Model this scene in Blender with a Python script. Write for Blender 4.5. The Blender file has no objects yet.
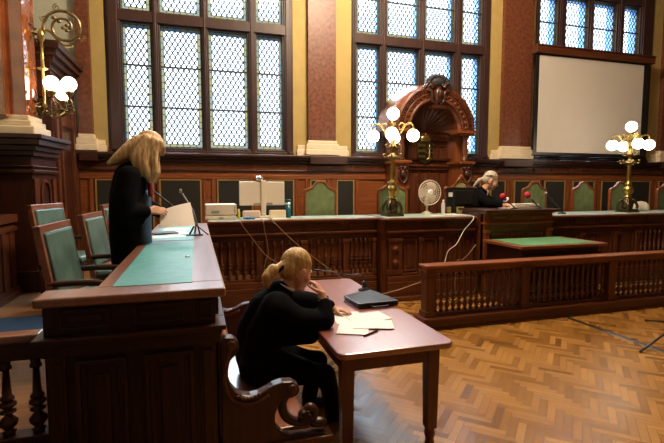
import bpy, bmesh, math, random
from mathutils import Vector, Matrix, Euler

random.seed(7)
scene = bpy.context.scene
COL = scene.collection
PI = math.pi
R = math.radians

# ------------------------------------------------------------------ camera
cam_d = bpy.data.cameras.new('camera')
cam_d.sensor_width = 36.0
cam_d.lens = 36.0 * 450.0 / 664.0
cam_d.clip_start = 0.05
cam = bpy.data.objects.new('camera', cam_d)
COL.objects.link(cam)
cam.location = (0, 0, 1.72)
cam.rotation_euler = (R(90 - 4.6), 0, R(-16.8))
scene.camera = cam

# ------------------------------------------------------------------ world and light
scene.view_settings.view_transform = 'Standard'
scene.view_settings.look = 'None'
scene.view_settings.gamma = 1.0
scene.view_settings.use_curve_mapping = False
scene.view_settings.exposure = 0.0
world = bpy.data.worlds.new('overcast_sky')
scene.world = world
world.use_nodes = True
wb = world.node_tree.nodes['Background']
wb.inputs[0].default_value = (0.80, 0.90, 1.0, 1)
# overcast sky: much brighter overhead than near the horizon
_nt = world.node_tree
_tc = _nt.nodes.new('ShaderNodeTexCoord')
_sp = _nt.nodes.new('ShaderNodeSeparateXYZ')
_mr = _nt.nodes.new('ShaderNodeMapRange')
_mr.interpolation_type = 'SMOOTHSTEP'
_mr.inputs['From Min'].default_value = 0.33
_mr.inputs['From Max'].default_value = 0.52
_mr.inputs['To Min'].default_value = 3.8
_mr.inputs['To Max'].default_value = 42.0
_nt.links.new(_tc.outputs['Generated'], _sp.inputs[0])
_nt.links.new(_sp.outputs['Z'], _mr.inputs['Value'])
_nt.links.new(_mr.outputs[0], wb.inputs[1])
scene.cycles.use_denoising = True
scene.cycles.max_bounces = 8
scene.cycles.transparent_max_bounces = 16
scene.cycles.sample_clamp_indirect = 6.0
scene.cycles.caustics_reflective = False


def area(name, loc, rot, sx, sy, watts, color, portal=False):
    d = bpy.data.lights.new(name, 'AREA')
    d.shape = 'RECTANGLE'
    d.size = sx
    d.size_y = sy
    d.energy = watts
    d.color = color
    o = bpy.data.objects.new(name, d)
    COL.objects.link(o)
    o.location = loc
    o.rotation_euler = rot
    if portal:
        d.cycles.is_portal = True
    return o


def point(name, loc, watts, color, r=0.2):
    d = bpy.data.lights.new(name, 'POINT')
    d.energy = watts
    d.color = color
    d.shadow_soft_size = r
    o = bpy.data.objects.new(name, d)
    COL.objects.link(o)
    o.location = loc
    return o


WARM = (1.0, 0.79, 0.56)
for nm, xc in (('portal_a', 0.19), ('portal_b', 4.26), ('portal_c', 8.44)):
    area(nm, (xc, 7.96, 4.4), (R(-90), 0, 0), 2.9, 4.2, 1, (1, 1, 1), True)
# the hall's hanging chandelier, above the frame, then an added fill light
point('chandelier_or_fill_light', (2.7, 4.8, 6.2), 1150, WARM, 0.45)
point('chandelier_or_fill_light', (3.6, -0.8, 6.6), 40, WARM, 0.45)  # weak fill added behind the camera, no real chandelier there

# ------------------------------------------------------------------ helpers
MATS = {}


def mat_new(name):
    m = bpy.data.materials.new(name)
    m.use_nodes = True
    nt = m.node_tree
    b = nt.nodes['Principled BSDF']
    MATS[name] = m
    return m, nt, b


def plain(name, col, rough=0.5, metal=0.0, emit=None, estr=0.0, noise=0.0, nscale=20.0, spec=0.5, coat=0.0):
    m, nt, b = mat_new(name)
    b.inputs['Base Color'].default_value = (*col, 1)
    b.inputs['Roughness'].default_value = rough
    b.inputs['Metallic'].default_value = metal
    b.inputs['Specular IOR Level'].default_value = spec
    b.inputs['Coat Weight'].default_value = coat
    if emit:
        b.inputs['Emission Color'].default_value = (*emit, 1)
        b.inputs['Emission Strength'].default_value = estr
    if noise:
        tc = nt.nodes.new('ShaderNodeTexCoord')
        n = nt.nodes.new('ShaderNodeTexNoise')
        n.inputs['Scale'].default_value = nscale
        n.inputs['Detail'].default_value = 5
        r = nt.nodes.new('ShaderNodeValToRGB')
        r.color_ramp.elements[0].position = 0.3
        r.color_ramp.elements[1].position = 0.72
        r.color_ramp.elements[0].color = (*[c * (1 - noise) for c in col], 1)
        r.color_ramp.elements[1].color = (*[min(1, c * (1 + noise)) for c in col], 1)
        nt.links.new(tc.outputs['Object'], n.inputs['Vector'])
        nt.links.new(n.outputs['Fac'], r.inputs['Fac'])
        nt.links.new(r.outputs['Color'], b.inputs['Base Color'])
    return m


def wood(name, c1, c2, axis='x', rough=0.36, bump=0.06, coat=0.0, scale=1.0):
    m, nt, b = mat_new(name)
    tc = nt.nodes.new('ShaderNodeTexCoord')
    mp = nt.nodes.new('ShaderNodeMapping')
    s = {'x': (1.6, 26, 26), 'y': (26, 1.6, 26), 'z': (26, 26, 1.6)}[axis]
    mp.inputs['Scale'].default_value = [v * scale for v in s]
    n = nt.nodes.new('ShaderNodeTexNoise')
    n.inputs['Scale'].default_value = 1.0
    n.inputs['Detail'].default_value = 6
    n.inputs['Distortion'].default_value = 0.8
    r = nt.nodes.new('ShaderNodeValToRGB')
    r.color_ramp.elements[0].position = 0.32
    r.color_ramp.elements[1].position = 0.7
    r.color_ramp.elements[0].color = (*c1, 1)
    r.color_ramp.elements[1].color = (*c2, 1)
    bp = nt.nodes.new('ShaderNodeBump')
    bp.inputs['Strength'].default_value = bump
    bp.inputs['Distance'].default_value = 0.01
    L = nt.links.new
    L(tc.outputs['Object'], mp.inputs['Vector'])
    L(mp.outputs['Vector'], n.inputs['Vector'])
    L(n.outputs['Fac'], r.inputs['Fac'])
    L(r.outputs['Color'], b.inputs['Base Color'])
    L(n.outputs['Fac'], bp.inputs['Height'])
    L(bp.outputs['Normal'], b.inputs['Normal'])
    b.inputs['Roughness'].default_value = rough
    b.inputs['Coat Weight'].default_value = coat
    b.inputs['Coat Roughness'].default_value = 0.30
    b.inputs['Coat IOR'].default_value = 2.0
    return m


# wood tones
W_DK = ((0.028, 0.008, 0.0045), (0.062, 0.018, 0.009))
W_MD = ((0.066, 0.0175, 0.0065), (0.14, 0.040, 0.0145))
W_OR = ((0.15, 0.041, 0.0115), (0.28, 0.081, 0.023))
for ax in 'xyz':
    wood('dark_wood_' + ax, *W_DK, ax)
    wood('mid_wood_' + ax, *W_MD, ax)
    wood('orange_wood_' + ax, *W_OR, ax)
wood('table_wood', (0.25, 0.068, 0.052), (0.34, 0.097, 0.074), 'y', 0.3, 0.02, 1.0)
wood('table_leg_wood', (0.085, 0.022, 0.012), (0.15, 0.04, 0.02), 'z', 0.3)
wood('desk_top_wood', (0.21, 0.07, 0.034), (0.34, 0.12, 0.055), 'y', 0.2, 0.03, 1.0)
wood('podium_wood', (0.20, 0.10, 0.05), (0.32, 0.17, 0.08), 'x', 0.35, 0.05)
wood('frame_wood', (0.026, 0.010, 0.009), (0.055, 0.021, 0.017), 'z', 0.45)
plain('marble', (0.150, 0.046, 0.022), 0.42, noise=0.5, nscale=16)
plain('marble_brown', (0.30, 0.09, 0.03), 0.10, noise=0.3, nscale=5, coat=1.0)
MATS['marble_brown'].node_tree.nodes['Principled BSDF'].inputs['Coat IOR'].default_value = 2.2
plain('ochre_plaster', (0.42, 0.305, 0.105), 0.7, noise=0.06, nscale=6)
plain('grey_plaster', (0.42, 0.43, 0.36), 0.7, noise=0.05, nscale=6)
plain('cream_stone', (0.80, 0.68, 0.50), 0.45, noise=0.06, nscale=8)
plain('ceiling_plaster', (0.55, 0.48, 0.36), 0.8)
plain('dark_hall', (0.10, 0.07, 0.045), 0.7)
plain('dark_cloth', (0.013, 0.011, 0.008), 0.8, noise=0.4, nscale=60)
plain('gilt', (0.42, 0.26, 0.08), 0.4, 0.3)
plain('teal_leather', (0.085, 0.325, 0.325), 0.42, noise=0.12, nscale=14)
plain('chair_leather', (0.09, 0.155, 0.138), 0.35, noise=0.35, nscale=7)
plain('green_leather', (0.145, 0.19, 0.085), 0.42, noise=0.25, nscale=9)
plain('yellow_leather', (0.36, 0.33, 0.12), 0.45, noise=0.2, nscale=9)
plain('green_baize', (0.10, 0.27, 0.12), 0.6, noise=0.12, nscale=18)
plain('counter_top_cloth', (0.36, 0.47, 0.42), 0.4, noise=0.08, nscale=14)
plain('brass', (0.52, 0.38, 0.12), 0.28, 0.95, noise=0.25, nscale=30)
plain('aged_brass', (0.26, 0.19, 0.075), 0.32, 0.9, noise=0.4, nscale=25)
plain('dark_bronze', (0.11, 0.085, 0.04), 0.3, 0.85, noise=0.4, nscale=30)
plain('globe_glass', (1, 0.95, 0.85), 0.3, emit=(1.0, 0.86, 0.66), estr=11.0)
plain('black_plastic', (0.012, 0.012, 0.013), 0.35)
plain('black_cloth', (0.0045, 0.0045, 0.006), 0.85, spec=0.05)
plain('black_trousers', (0.005, 0.005, 0.006), 0.8, spec=0.15)
plain('black_leather', (0.010, 0.010, 0.012), 0.3)
plain('white_plastic', (0.72, 0.64, 0.53), 0.4)
plain('pink_white', (0.70, 0.55, 0.46), 0.5)
plain('grey_plastic', (0.25, 0.25, 0.25), 0.4)
plain('paper', (0.80, 0.78, 0.76), 0.6, noise=0.02, nscale=30)
plain('sheet_paper', (0.68, 0.63, 0.60), 0.6, noise=0.02, nscale=30)
plain('cream_paper', (0.78, 0.70, 0.58), 0.6, noise=0.03, nscale=30)
plain('screen_cloth', (0.70, 0.64, 0.58), 0.75, noise=0.02, nscale=3)
plain('skin', (0.62, 0.32, 0.20), 0.5, noise=0.05, nscale=30)
plain('lip', (0.45, 0.14, 0.11), 0.45)
plain('eye_white', (0.75, 0.72, 0.68), 0.25)
plain('eye_dark', (0.03, 0.02, 0.02), 0.2)
plain('red_foam', (0.45, 0.008, 0.035), 0.7)
plain('blue_plastic', (0.03, 0.16, 0.38), 0.4)
plain('teal_metal', (0.012, 0.10, 0.13), 0.25, 0.2)
plain('yellow_plastic', (0.55, 0.48, 0.03), 0.35)
plain('blue_rug', (0.025, 0.075, 0.16), 0.9, noise=0.2, nscale=40)
plain('red_cloth', (0.22, 0.012, 0.03), 0.7)
plain('blue_cloth', (0.04, 0.08, 0.16), 0.8)
plain('white_cloth', (0.72, 0.70, 0.70), 0.8)
plain('cable_tan', (0.34, 0.20, 0.12), 0.5)
plain('cable_black', (0.012, 0.012, 0.012), 0.4)
plain('shaded_reveal_blue', (0.09, 0.25, 0.50), 0.6)  # white outer frames: their bluish shade is put into the colour
plain('lead', (0.02, 0.022, 0.03), 0.6)
plain('silver', (0.6, 0.6, 0.6), 0.25, 0.9)


def hair_mat(name, c1, c2):
    m, nt, b = mat_new(name)
    tc = nt.nodes.new('ShaderNodeTexCoord')
    mp = nt.nodes.new('ShaderNodeMapping')
    mp.inputs['Scale'].default_value = (45, 45, 8)
    n = nt.nodes.new('ShaderNodeTexNoise')
    n.inputs['Scale'].default_value = 1.0
    n.inputs['Detail'].default_value = 4
    r = nt.nodes.new('ShaderNodeValToRGB')
    r.color_ramp.elements[0].position = 0.35
    r.color_ramp.elements[1].position = 0.66
    r.color_ramp.elements[0].color = (*c1, 1)
    r.color_ramp.elements[1].color = (*c2, 1)
    bp = nt.nodes.new('ShaderNodeBump')
    bp.inputs['Strength'].default_value = 0.5
    bp.inputs['Distance'].default_value = 0.01
    L = nt.links.new
    L(tc.outputs['Object'], mp.inputs['Vector'])
    L(mp.outputs['Vector'], n.inputs['Vector'])
    L(n.outputs['Fac'], r.inputs['Fac'])
    L(r.outputs['Color'], b.inputs['Base Color'])
    L(n.outputs['Fac'], bp.inputs['Height'])
    L(bp.outputs['Normal'], b.inputs['Normal'])
    b.inputs['Roughness'].default_value = 0.45
    return m


hair_mat('blond_hair', (0.38, 0.21, 0.09), (0.78, 0.55, 0.30))
hair_mat('golden_hair', (0.34, 0.19, 0.055), (0.62, 0.40, 0.15))
hair_mat('grey_hair', (0.42, 0.34, 0.26), (0.70, 0.60, 0.50))


def leaded(name, w, h):
    """leaded diamond panes inside a border strip; coordinates in metres from the pane's lower left corner"""
    m, nt, b = mat_new(name)
    nt.nodes.remove(b)
    out = [n for n in nt.nodes if n.type == 'OUTPUT_MATERIAL'][0]
    L = nt.links.new

    def M(op, a, c=None, d=None):
        n = nt.nodes.new('ShaderNodeMath')
        n.operation = op
        for i, v in enumerate((a, c, d)):
            if v is None:
                continue
            if isinstance(v, (int, float)):
                n.inputs[i].default_value = v
            else:
                L(v, n.inputs[i])
        return n.outputs[0]

    tc = nt.nodes.new('ShaderNodeTexCoord')
    sp = nt.nodes.new('ShaderNodeSeparateXYZ')
    L(tc.outputs['Object'], sp.inputs[0])
    x, z = sp.outputs['X'], sp.outputs['Z']
    dx = M('MINIMUM', x, M('SUBTRACT', w, x))
    dz = M('MINIMUM', z, M('SUBTRACT', h, z))
    de = M('MINIMUM', dx, dz)
    border = M('LESS_THAN', de, 0.05)
    inner = M('SUBTRACT', 1.0, border)
    a1 = M('FRACT', M('ADD', M('DIVIDE', x, 0.086), M('DIVIDE', z, 0.140)))
    a2 = M('FRACT', M('ADD', M('SUBTRACT', M('DIVIDE', x, 0.086), M('DIVIDE', z, 0.140)), 50.0))
    dia = M('MAXIMUM', M('LESS_THAN', a1, 0.28), M('LESS_THAN', a2, 0.28))
    f1 = M('LESS_THAN', M('FRACT', M('DIVIDE', x, 0.105)), 0.10)
    f2 = M('LESS_THAN', M('FRACT', M('DIVIDE', z, 0.105)), 0.10)
    horiz = M('LESS_THAN', dz, dx)
    bl = M('ADD', M('MULTIPLY', f1, horiz), M('MULTIPLY', f2, M('SUBTRACT', 1.0, horiz)))
    edge = M('MAXIMUM', M('LESS_THAN', M('ABSOLUTE', M('SUBTRACT', de, 0.05)), 0.005), M('LESS_THAN', de, 0.006))
    lead = M('MAXIMUM', edge, M('ADD', M('MULTIPLY', dia, inner), M('MULTIPLY', bl, border)))
    lead = M('MINIMUM', lead, 1.0)
    nz = nt.nodes.new('ShaderNodeTexNoise')
    nz.inputs['Scale'].default_value = 9.0
    L(tc.outputs['Object'], nz.inputs['Vector'])
    rp = nt.nodes.new('ShaderNodeValToRGB')
    rp.color_ramp.elements[0].color = (0.13, 0.145, 0.115, 1)
    rp.color_ramp.elements[1].color = (0.17, 0.15, 0.065, 1)
    rp.color_ramp.elements[0].position = 0.42
    rp.color_ramp.elements[1].position = 0.58
    L(nz.outputs['Fac'], rp.inputs['Fac'])
    mix = nt.nodes.new('ShaderNodeMix')
    mix.data_type = 'RGBA'
    mix.inputs[6].default_value = (0.93, 0.95, 0.97, 1)
    L(border, mix.inputs[0])
    L(rp.outputs['Color'], mix.inputs[7])
    tr = nt.nodes.new('ShaderNodeBsdfTransparent')
    L(mix.outputs[2], tr.inputs['Color'])
    gl = nt.nodes.new('ShaderNodeBsdfGlossy')
    gl.inputs['Roughness'].default_value = 0.1
    ms0 = nt.nodes.new('ShaderNodeMixShader')
    ms0.inputs[0].default_value = 0.03
    L(tr.outputs[0], ms0.inputs[1])
    L(gl.outputs[0], ms0.inputs[2])
    df = nt.nodes.new('ShaderNodeBsdfDiffuse')
    df.inputs['Color'].default_value = (0.03, 0.035, 0.05, 1)
    ms = nt.nodes.new('ShaderNodeMixShader')
    L(lead, ms.inputs[0])
    L(ms0.outputs[0], ms.inputs[1])
    L(df.outputs[0], ms.inputs[2])
    L(ms.outputs[0], out.inputs['Surface'])
    return m


def wmat(o):
    m = o.matrix_basis.copy()
    while o.parent is not None:
        o = o.parent
        m = o.matrix_basis @ m
    return m


class MB:
    """collects shapes into one mesh"""

    def __init__(self):
        self.bm = bmesh.new()
        self.X = Matrix.Identity(4)

    def v(self, p):
        return self.bm.verts.new(self.X @ Vector(p))

    def face(self, vs, smooth=False):
        try:
            f = self.bm.faces.new(vs)
            f.smooth = smooth
            return f
        except ValueError:
            return None

    def box(self, x0, x1, y0, y1, z0, z1):
        P = [(x0, y0, z0), (x1, y0, z0), (x1, y1, z0), (x0, y1, z0), (x0, y0, z1), (x1, y0, z1), (x1, y1, z1), (x0, y1, z1)]
        v = [self.v(p) for p in P]
        for q in ((0, 3, 2, 1), (4, 5, 6, 7), (0, 1, 5, 4), (1, 2, 6, 5), (2, 3, 7, 6), (3, 0, 4, 7)):
            self.face([v[i] for i in q])
        return self

    def prism(self, pts, axis, a, b, smooth=False):
        """pts: 2d outline; axis: extrusion axis; 'y' -> (x,z), 'x' -> (y,z), 'z' -> (x,y)"""
        def mk(p, t):
            return {'y': (p[0], t, p[1]), 'x': (t, p[0], p[1]), 'z': (p[0], p[1], t)}[axis]
        A = [self.v(mk(p, a)) for p in pts]
        B = [self.v(mk(p, b)) for p in pts]
        self.face(A)
        self.face(B[::-1])
        n = len(pts)
        for i in range(n):
            self.face([A[i], B[i], B[(i + 1) % n], A[(i + 1) % n]], smooth)
        return self

    def lathe(self, prof, c=(0, 0, 0), n=16, M=None, sq=False):
        """prof: list of (r, z)"""
        M = M or Matrix.Identity(4)
        rings = []
        for r, z in prof:
            ring = []
            for i in range(n):
                a = 2 * PI * (i + (0.5 if sq else 0)) / n
                p = M @ Vector((r * math.cos(a), r * math.sin(a), z))
                ring.append(self.v(Vector(c) + p))
            rings.append(ring)
        for k in range(len(rings) - 1):
            for i in range(n):
                self.face([rings[k][i], rings[k][(i + 1) % n], rings[k + 1][(i + 1) % n], rings[k + 1][i]], not sq)
        self.face(rings[0][::-1])
        self.face(rings[-1])
        return self

    def cyl(self, p0, p1, r, r1=None, n=12):
        return self.tube([p0, p1], [r, r if r1 is None else r1], n)

    def tube(self, pts, rad, n=8, caps=True):
        pts = [Vector(p) for p in pts]
        if not isinstance(rad, (list, tuple)):
            rad = [rad] * len(pts)
        rings = []
        up = None
        for i, p in enumerate(pts):
            a = pts[max(0, i - 1)]
            b = pts[min(len(pts) - 1, i + 1)]
            t = (b - a)
            if t.length < 1e-9:
                t = Vector((0, 0, 1))
            t.normalize()
            if up is None:
                up = Vector((0, 0, 1)) if abs(t.z) < 0.9 else Vector((1, 0, 0))
            s = t.cross(up)
            if s.length < 1e-6:
                s = t.orthogonal()
            s.normalize()
            up = s.cross(t).normalized()
            rings.append([self.v(p + (s * math.cos(2 * PI * j / n) + up * math.sin(2 * PI * j / n)) * rad[i]) for j in range(n)])
        for k in range(len(rings) - 1):
            for j in range(n):
                self.face([rings[k][j], rings[k][(j + 1) % n], rings[k + 1][(j + 1) % n], rings[k + 1][j]], True)
        if caps:
            self.face(rings[0][::-1])
            self.face(rings[-1])
        return self

    def ell(self, c, r, rot=None, nu=16, nv=10):
        if isinstance(r, (int, float)):
            r = (r, r, r)
        Mx = rot.to_matrix() if rot is not None else Matrix.Identity(3)
        c = Vector(c)
        top = self.v(c + Mx @ Vector((0, 0, r[2])))
        bot = self.v(c + Mx @ Vector((0, 0, -r[2])))
        rings = []
        for k in range(1, nv):
            ph = PI * k / nv
            rings.append([self.v(c + Mx @ Vector((r[0] * math.sin(ph) * math.cos(2 * PI * j / nu), r[1] * math.sin(ph) * math.sin(2 * PI * j / nu), r[2] * math.cos(ph)))) for j in range(nu)])
        for j in range(nu):
            self.face([top, rings[0][j], rings[0][(j + 1) % nu]], True)
            self.face([bot, rings[-1][(j + 1) % nu], rings[-1][j]], True)
        for k in range(len(rings) - 1):
            for j in range(nu):
                self.face([rings[k][j], rings[k + 1][j], rings[k + 1][(j + 1) % nu], rings[k][(j + 1) % nu]], True)
        return self

    def limb(self, pts, rad, n=14):
        """closed tapered limb with round ends, for fusing"""
        P = [Vector(p) for p in pts]
        for i in range(len(P) - 1):
            self.tube([P[i], P[i + 1]], [rad[i], rad[i + 1]], n)
        for p, r in zip(P, rad):
            self.ell(p, r, None, n, 8)
        return self

    def finish(self):
        bmesh.ops.recalc_face_normals(self.bm, faces=self.bm.faces)

    def build(self, name, m, parent=None, bevel=0.0, world=True):
        self.finish()
        if parent is not None and world:
            self.bm.transform(wmat(parent).inverted())
        me = bpy.data.meshes.new(name)
        self.bm.to_mesh(me)
        self.bm.free()
        o = bpy.data.objects.new(name, me)
        COL.objects.link(o)
        me.materials.append(MATS[m] if isinstance(m, str) else m)
        if parent is not None:
            o.parent = parent
        if bevel:
            b = o.modifiers.new('bevel', 'BEVEL')
            b.width = bevel
            b.segments = 2
            b.limit_method = 'ANGLE'
        return o

    def fuse(self, name, m, parent, voxel=0.012, smooth=4):
        """joins overlapping closed shapes into one continuous skin"""
        self.finish()
        me = bpy.data.meshes.new('tmp')
        self.bm.to_mesh(me)
        self.bm.free()
        t = bpy.data.objects.new('tmp', me)
        COL.objects.link(t)
        rm = t.modifiers.new('r', 'REMESH')
        rm.mode = 'VOXEL'
        rm.voxel_size = voxel
        if smooth:
            s = t.modifiers.new('s', 'SMOOTH')
            s.iterations = smooth
            s.factor = 0.5
        dg = bpy.context.evaluated_depsgraph_get()
        new = bpy.data.meshes.new_from_object(t.evaluated_get(dg))
        bpy.data.objects.remove(t)
        bpy.data.meshes.remove(me)
        new.name = name
        if parent is not None:
            new.transform(wmat(parent).inverted())
        for p in new.polygons:
            p.use_smooth = True
        new.materials.clear()
        new.materials.append(MATS[m] if isinstance(m, str) else m)
        o = bpy.data.objects.new(name, new)
        COL.objects.link(o)
        if parent is not None:
            o.parent = parent
        return o


def tag(o, label=None, cat=None, group=None, kind=None):
    if label:
        o['label'] = label
    if cat:
        o['category'] = cat
    if group:
        o['group'] = group
    if kind:
        o['kind'] = kind
    return o


def empty(name, loc=(0, 0, 0), rz=0.0, **k):
    o = bpy.data.objects.new(name, None)
    COL.objects.link(o)
    o.empty_display_size = 0.1
    o.matrix_basis = Matrix.Translation(loc) @ Matrix.Rotation(rz, 4, 'Z')
    tag(o, k.get('label'), k.get('cat'), k.get('group'), k.get('kind'))
    return o


def struct(name, mb, m, label, parent=None, bevel=0.0):
    o = mb.build(name, m, parent, bevel)
    if parent is None:
        tag(o, label, 'room', None, 'structure')
    return o


def copy_tree(o, loc, rz, label=None):
    c = o.copy()
    COL.objects.link(c)
    c.matrix_basis = Matrix.Translation(loc) @ Matrix.Rotation(rz, 4, 'Z')
    if label:
        c['label'] = label
    for ch in [x for x in bpy.data.objects if x.parent == o]:
        d = ch.copy()
        COL.objects.link(d)
        d.parent = c
        for g in [x for x in bpy.data.objects if x.parent == ch]:
            e = g.copy()
            COL.objects.link(e)
            e.parent = d
    return c


def crom(P, n=8):
    P = [Vector(p) for p in P]
    Q = [2 * P[0] - P[1]] + P + [2 * P[-1] - P[-2]]
    out = []
    for i in range(1, len(Q) - 2):
        for k in range(n):
            t = k / n
            a, b, c, d = Q[i - 1], Q[i], Q[i + 1], Q[i + 2]
            out.append(0.5 * ((2 * b) + (c - a) * t + (2 * a - 5 * b + 4 * c - d) * t * t + (3 * b - 3 * c + d - a) * t ** 3))
    out.append(P[-1])
    return out


def panel(mb, x0, x1, z0, z1, y, d=0.025, w=0.03):
    """raised-and-fielded panel facing -y on plane y: a moulding frame around a raised field"""
    for k, (o, dep) in enumerate(((0.0, d), (w * 0.5, d * 0.5))):
        a0, a1, b0, b1 = x0 + o, x1 - o, z0 + o, z1 - o
        t = w * 0.5
        mb.box(a0, a1, y - dep, y, b0, b0 + t)
        mb.box(a0, a1, y - dep, y, b1 - t, b1)
        mb.box(a0, a0 + t, y - dep, y, b0 + t, b1 - t)
        mb.box(a1 - t, a1, y - dep, y, b0 + t, b1 - t)
    m = w * 1.9
    if x1 - x0 > 2.6 * m and z1 - z0 > 2.6 * m:
        mb.box(x0 + m, x1 - m, y - d * 0.55, y, z0 + m, z1 - m)


# ------------------------------------------------------------------ room shell
RX0, RX1, RY0, RY1, RZ = -2.3, 13.0, -5.0, 8.0, 7.2
POD = 0.46


def herringbone():
    m, nt, b = mat_new('parquet')
    at = nt.nodes.new('ShaderNodeAttribute')
    at.attribute_name = 'tone'
    tc = nt.nodes.new('ShaderNodeTexCoord')
    n = nt.nodes.new('ShaderNodeTexNoise')
    n.inputs['Scale'].default_value = 55
    n.inputs['Detail'].default_value = 6
    L = nt.links.new
    L(tc.outputs['Object'], n.inputs['Vector'])
    add = nt.nodes.new('ShaderNodeMath')
    add.operation = 'MULTIPLY_ADD'
    L(n.outputs['Fac'], add.inputs[0])
    add.inputs[1].default_value = 0.35
    L(at.outputs['Fac'], add.inputs[2])
    r = nt.nodes.new('ShaderNodeValToRGB')
    els = r.color_ramp.elements
    els[0].position = 0.12
    els[0].color = (0.09, 0.032, 0.008, 1)
    els[1].position = 1.15 if False else 1.0
    els[1].color = (0.56, 0.285, 0.068, 1)
    e = els.new(0.5)
    e.color = (0.30, 0.135, 0.028, 1)
    L(add.outputs[0], r.inputs['Fac'])
    L(r.outputs['Color'], b.inputs['Base Color'])
    rr = nt.nodes.new('ShaderNodeMapRange')
    rr.inputs['To Min'].default_value = 0.24
    rr.inputs['To Max'].default_value = 0.34
    L(at.outputs['Fac'], rr.inputs['Value'])
    L(rr.outputs[0], b.inputs['Roughness'])
    W, Ln = 0.058, 0.29
    g = 0.0017
    bm = bmesh.new()
    lay = bm.loops.layers.float_color.new('tone')
    Rm = Matrix.Rotation(R(45), 2)
    xmin, xmax, ymin, ymax = 0.0, 12.9, -1.2, 6.1

    def plank(u0, u1, v0, v1):
        c = Rm @ Vector(((u0 + u1) / 2, (v0 + v1) / 2))
        if not (xmin - 0.1 < c.x < xmax and ymin < c.y < ymax):
            return
        P = [Rm @ Vector(q) for q in ((u0 + g, v0 + g), (u1 - g, v0 + g), (u1 - g, v1 - g), (u0 + g, v1 - g))]
        t = 0.08 + 0.60 * random.betavariate(3.0, 3.0)
        if random.random() < 0.05:
            t = 0.10
        f = bm.faces.new([bm.verts.new((p.x, p.y, 0.0)) for p in P])
        for lp in f.loops:
            lp[lay] = (t, t, t, 1)
    N = 210
    for m_ in range(-58, 59):
        for k in range(-N, N * 2):
            x, y = k * W + m_ * Ln, k * W - m_ * Ln
            plank(x, x + Ln, y, y + W)
            plank(x + Ln, x + Ln + W, y + W - Ln, y + W)
    me = bpy.data.meshes.new('floor')
    bm.to_mesh(me)
    bm.free()
    me.materials.append(m)
    o = bpy.data.objects.new('floor', me)
    COL.objects.link(o)
    tag(o, 'orange brown herringbone parquet floor of the courtroom well', 'floor', None, 'structure')
    s = MB()
    s.box(RX0, RX1, RY0, RY1, -0.2, -0.002)
    plain('subfloor', (0.04, 0.018, 0.007), 0.5)
    s.build('subfloor_slab', 'subfloor', o)


herringbone()

p = MB()
p.box(RX0, 0.06, 2.37, 6.32, 0.0, POD)
p.box(RX0, RX1, 6.32, RY1, 0.0, POD)
struct('floor_podium', p, 'podium_wood', 'raised wooden podium floor behind the desks and benches')

p = MB()
p.box(RX0, RX1, RY0, RY1 + 0.5, RZ, RZ + 0.1)
struct('ceiling', p, 'ceiling_plaster', 'pale plaster ceiling')
p = MB()
p.box(RX1, RX1 + 0.2, RY0, RY1, 0, RZ)
struct('wall_right', p, 'dark_hall', 'far side wall of the hall')
p = MB()
p.box(RX0, RX1, RY0 - 0.2, RY0, 0, RZ)
struct('wall_front', p, 'dark_hall', 'wall behind the viewer')
p = MB()
p.box(RX0 - 0.2, RX0, RY0, RY1, 0, RZ)
struct('wall_left', p, 'grey_plaster', 'grey green side wall with the wall lamp')

# back wall with three window openings
WIN = ((-1.32, 1.69), (2.78, 5.76), (6.83, 10.06))
WZ0, WZ1 = 2.24, 6.6
WT = 0.30
p = MB()
xs = [RX0] + [v for w in WIN for v in w] + [RX1]
for i in range(0, len(xs), 2):
    p.box(xs[i], xs[i + 1], RY1, RY1 + WT, 0, RZ)
for a, b in WIN:
    p.box(a, b, RY1, RY1 + WT, 0, WZ0)
    p.box(a, b, RY1, RY1 + WT, WZ1, RZ)
wall_back = struct('wall_back', p, 'ochre_plaster', 'ochre plaster window wall behind the judges bench')
p = MB()
p.box(RX0, -1.72, RY1 - 0.02, RY1, 2.2, RZ)
p.build('corner_plaster', 'grey_plaster', wall_back)


# ------------------------------------------------------------------ windows
PANES = (
    ((-1.07, -0.65), (-0.50, 0.13), (0.26, 0.90), (1.06, 1.51)),
    ((2.90, 3.36), (3.50, 4.17), (4.30, 4.93), (5.11, 5.55)),
    ((6.95, 7.41), (7.62, 8.23), (8.37, 9.01), (9.21, 9.68)),
)
ROWS = ((2.36, 4.30), (4.52, 5.70), (5.92, 6.42))
leaded_cache = {}


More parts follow.
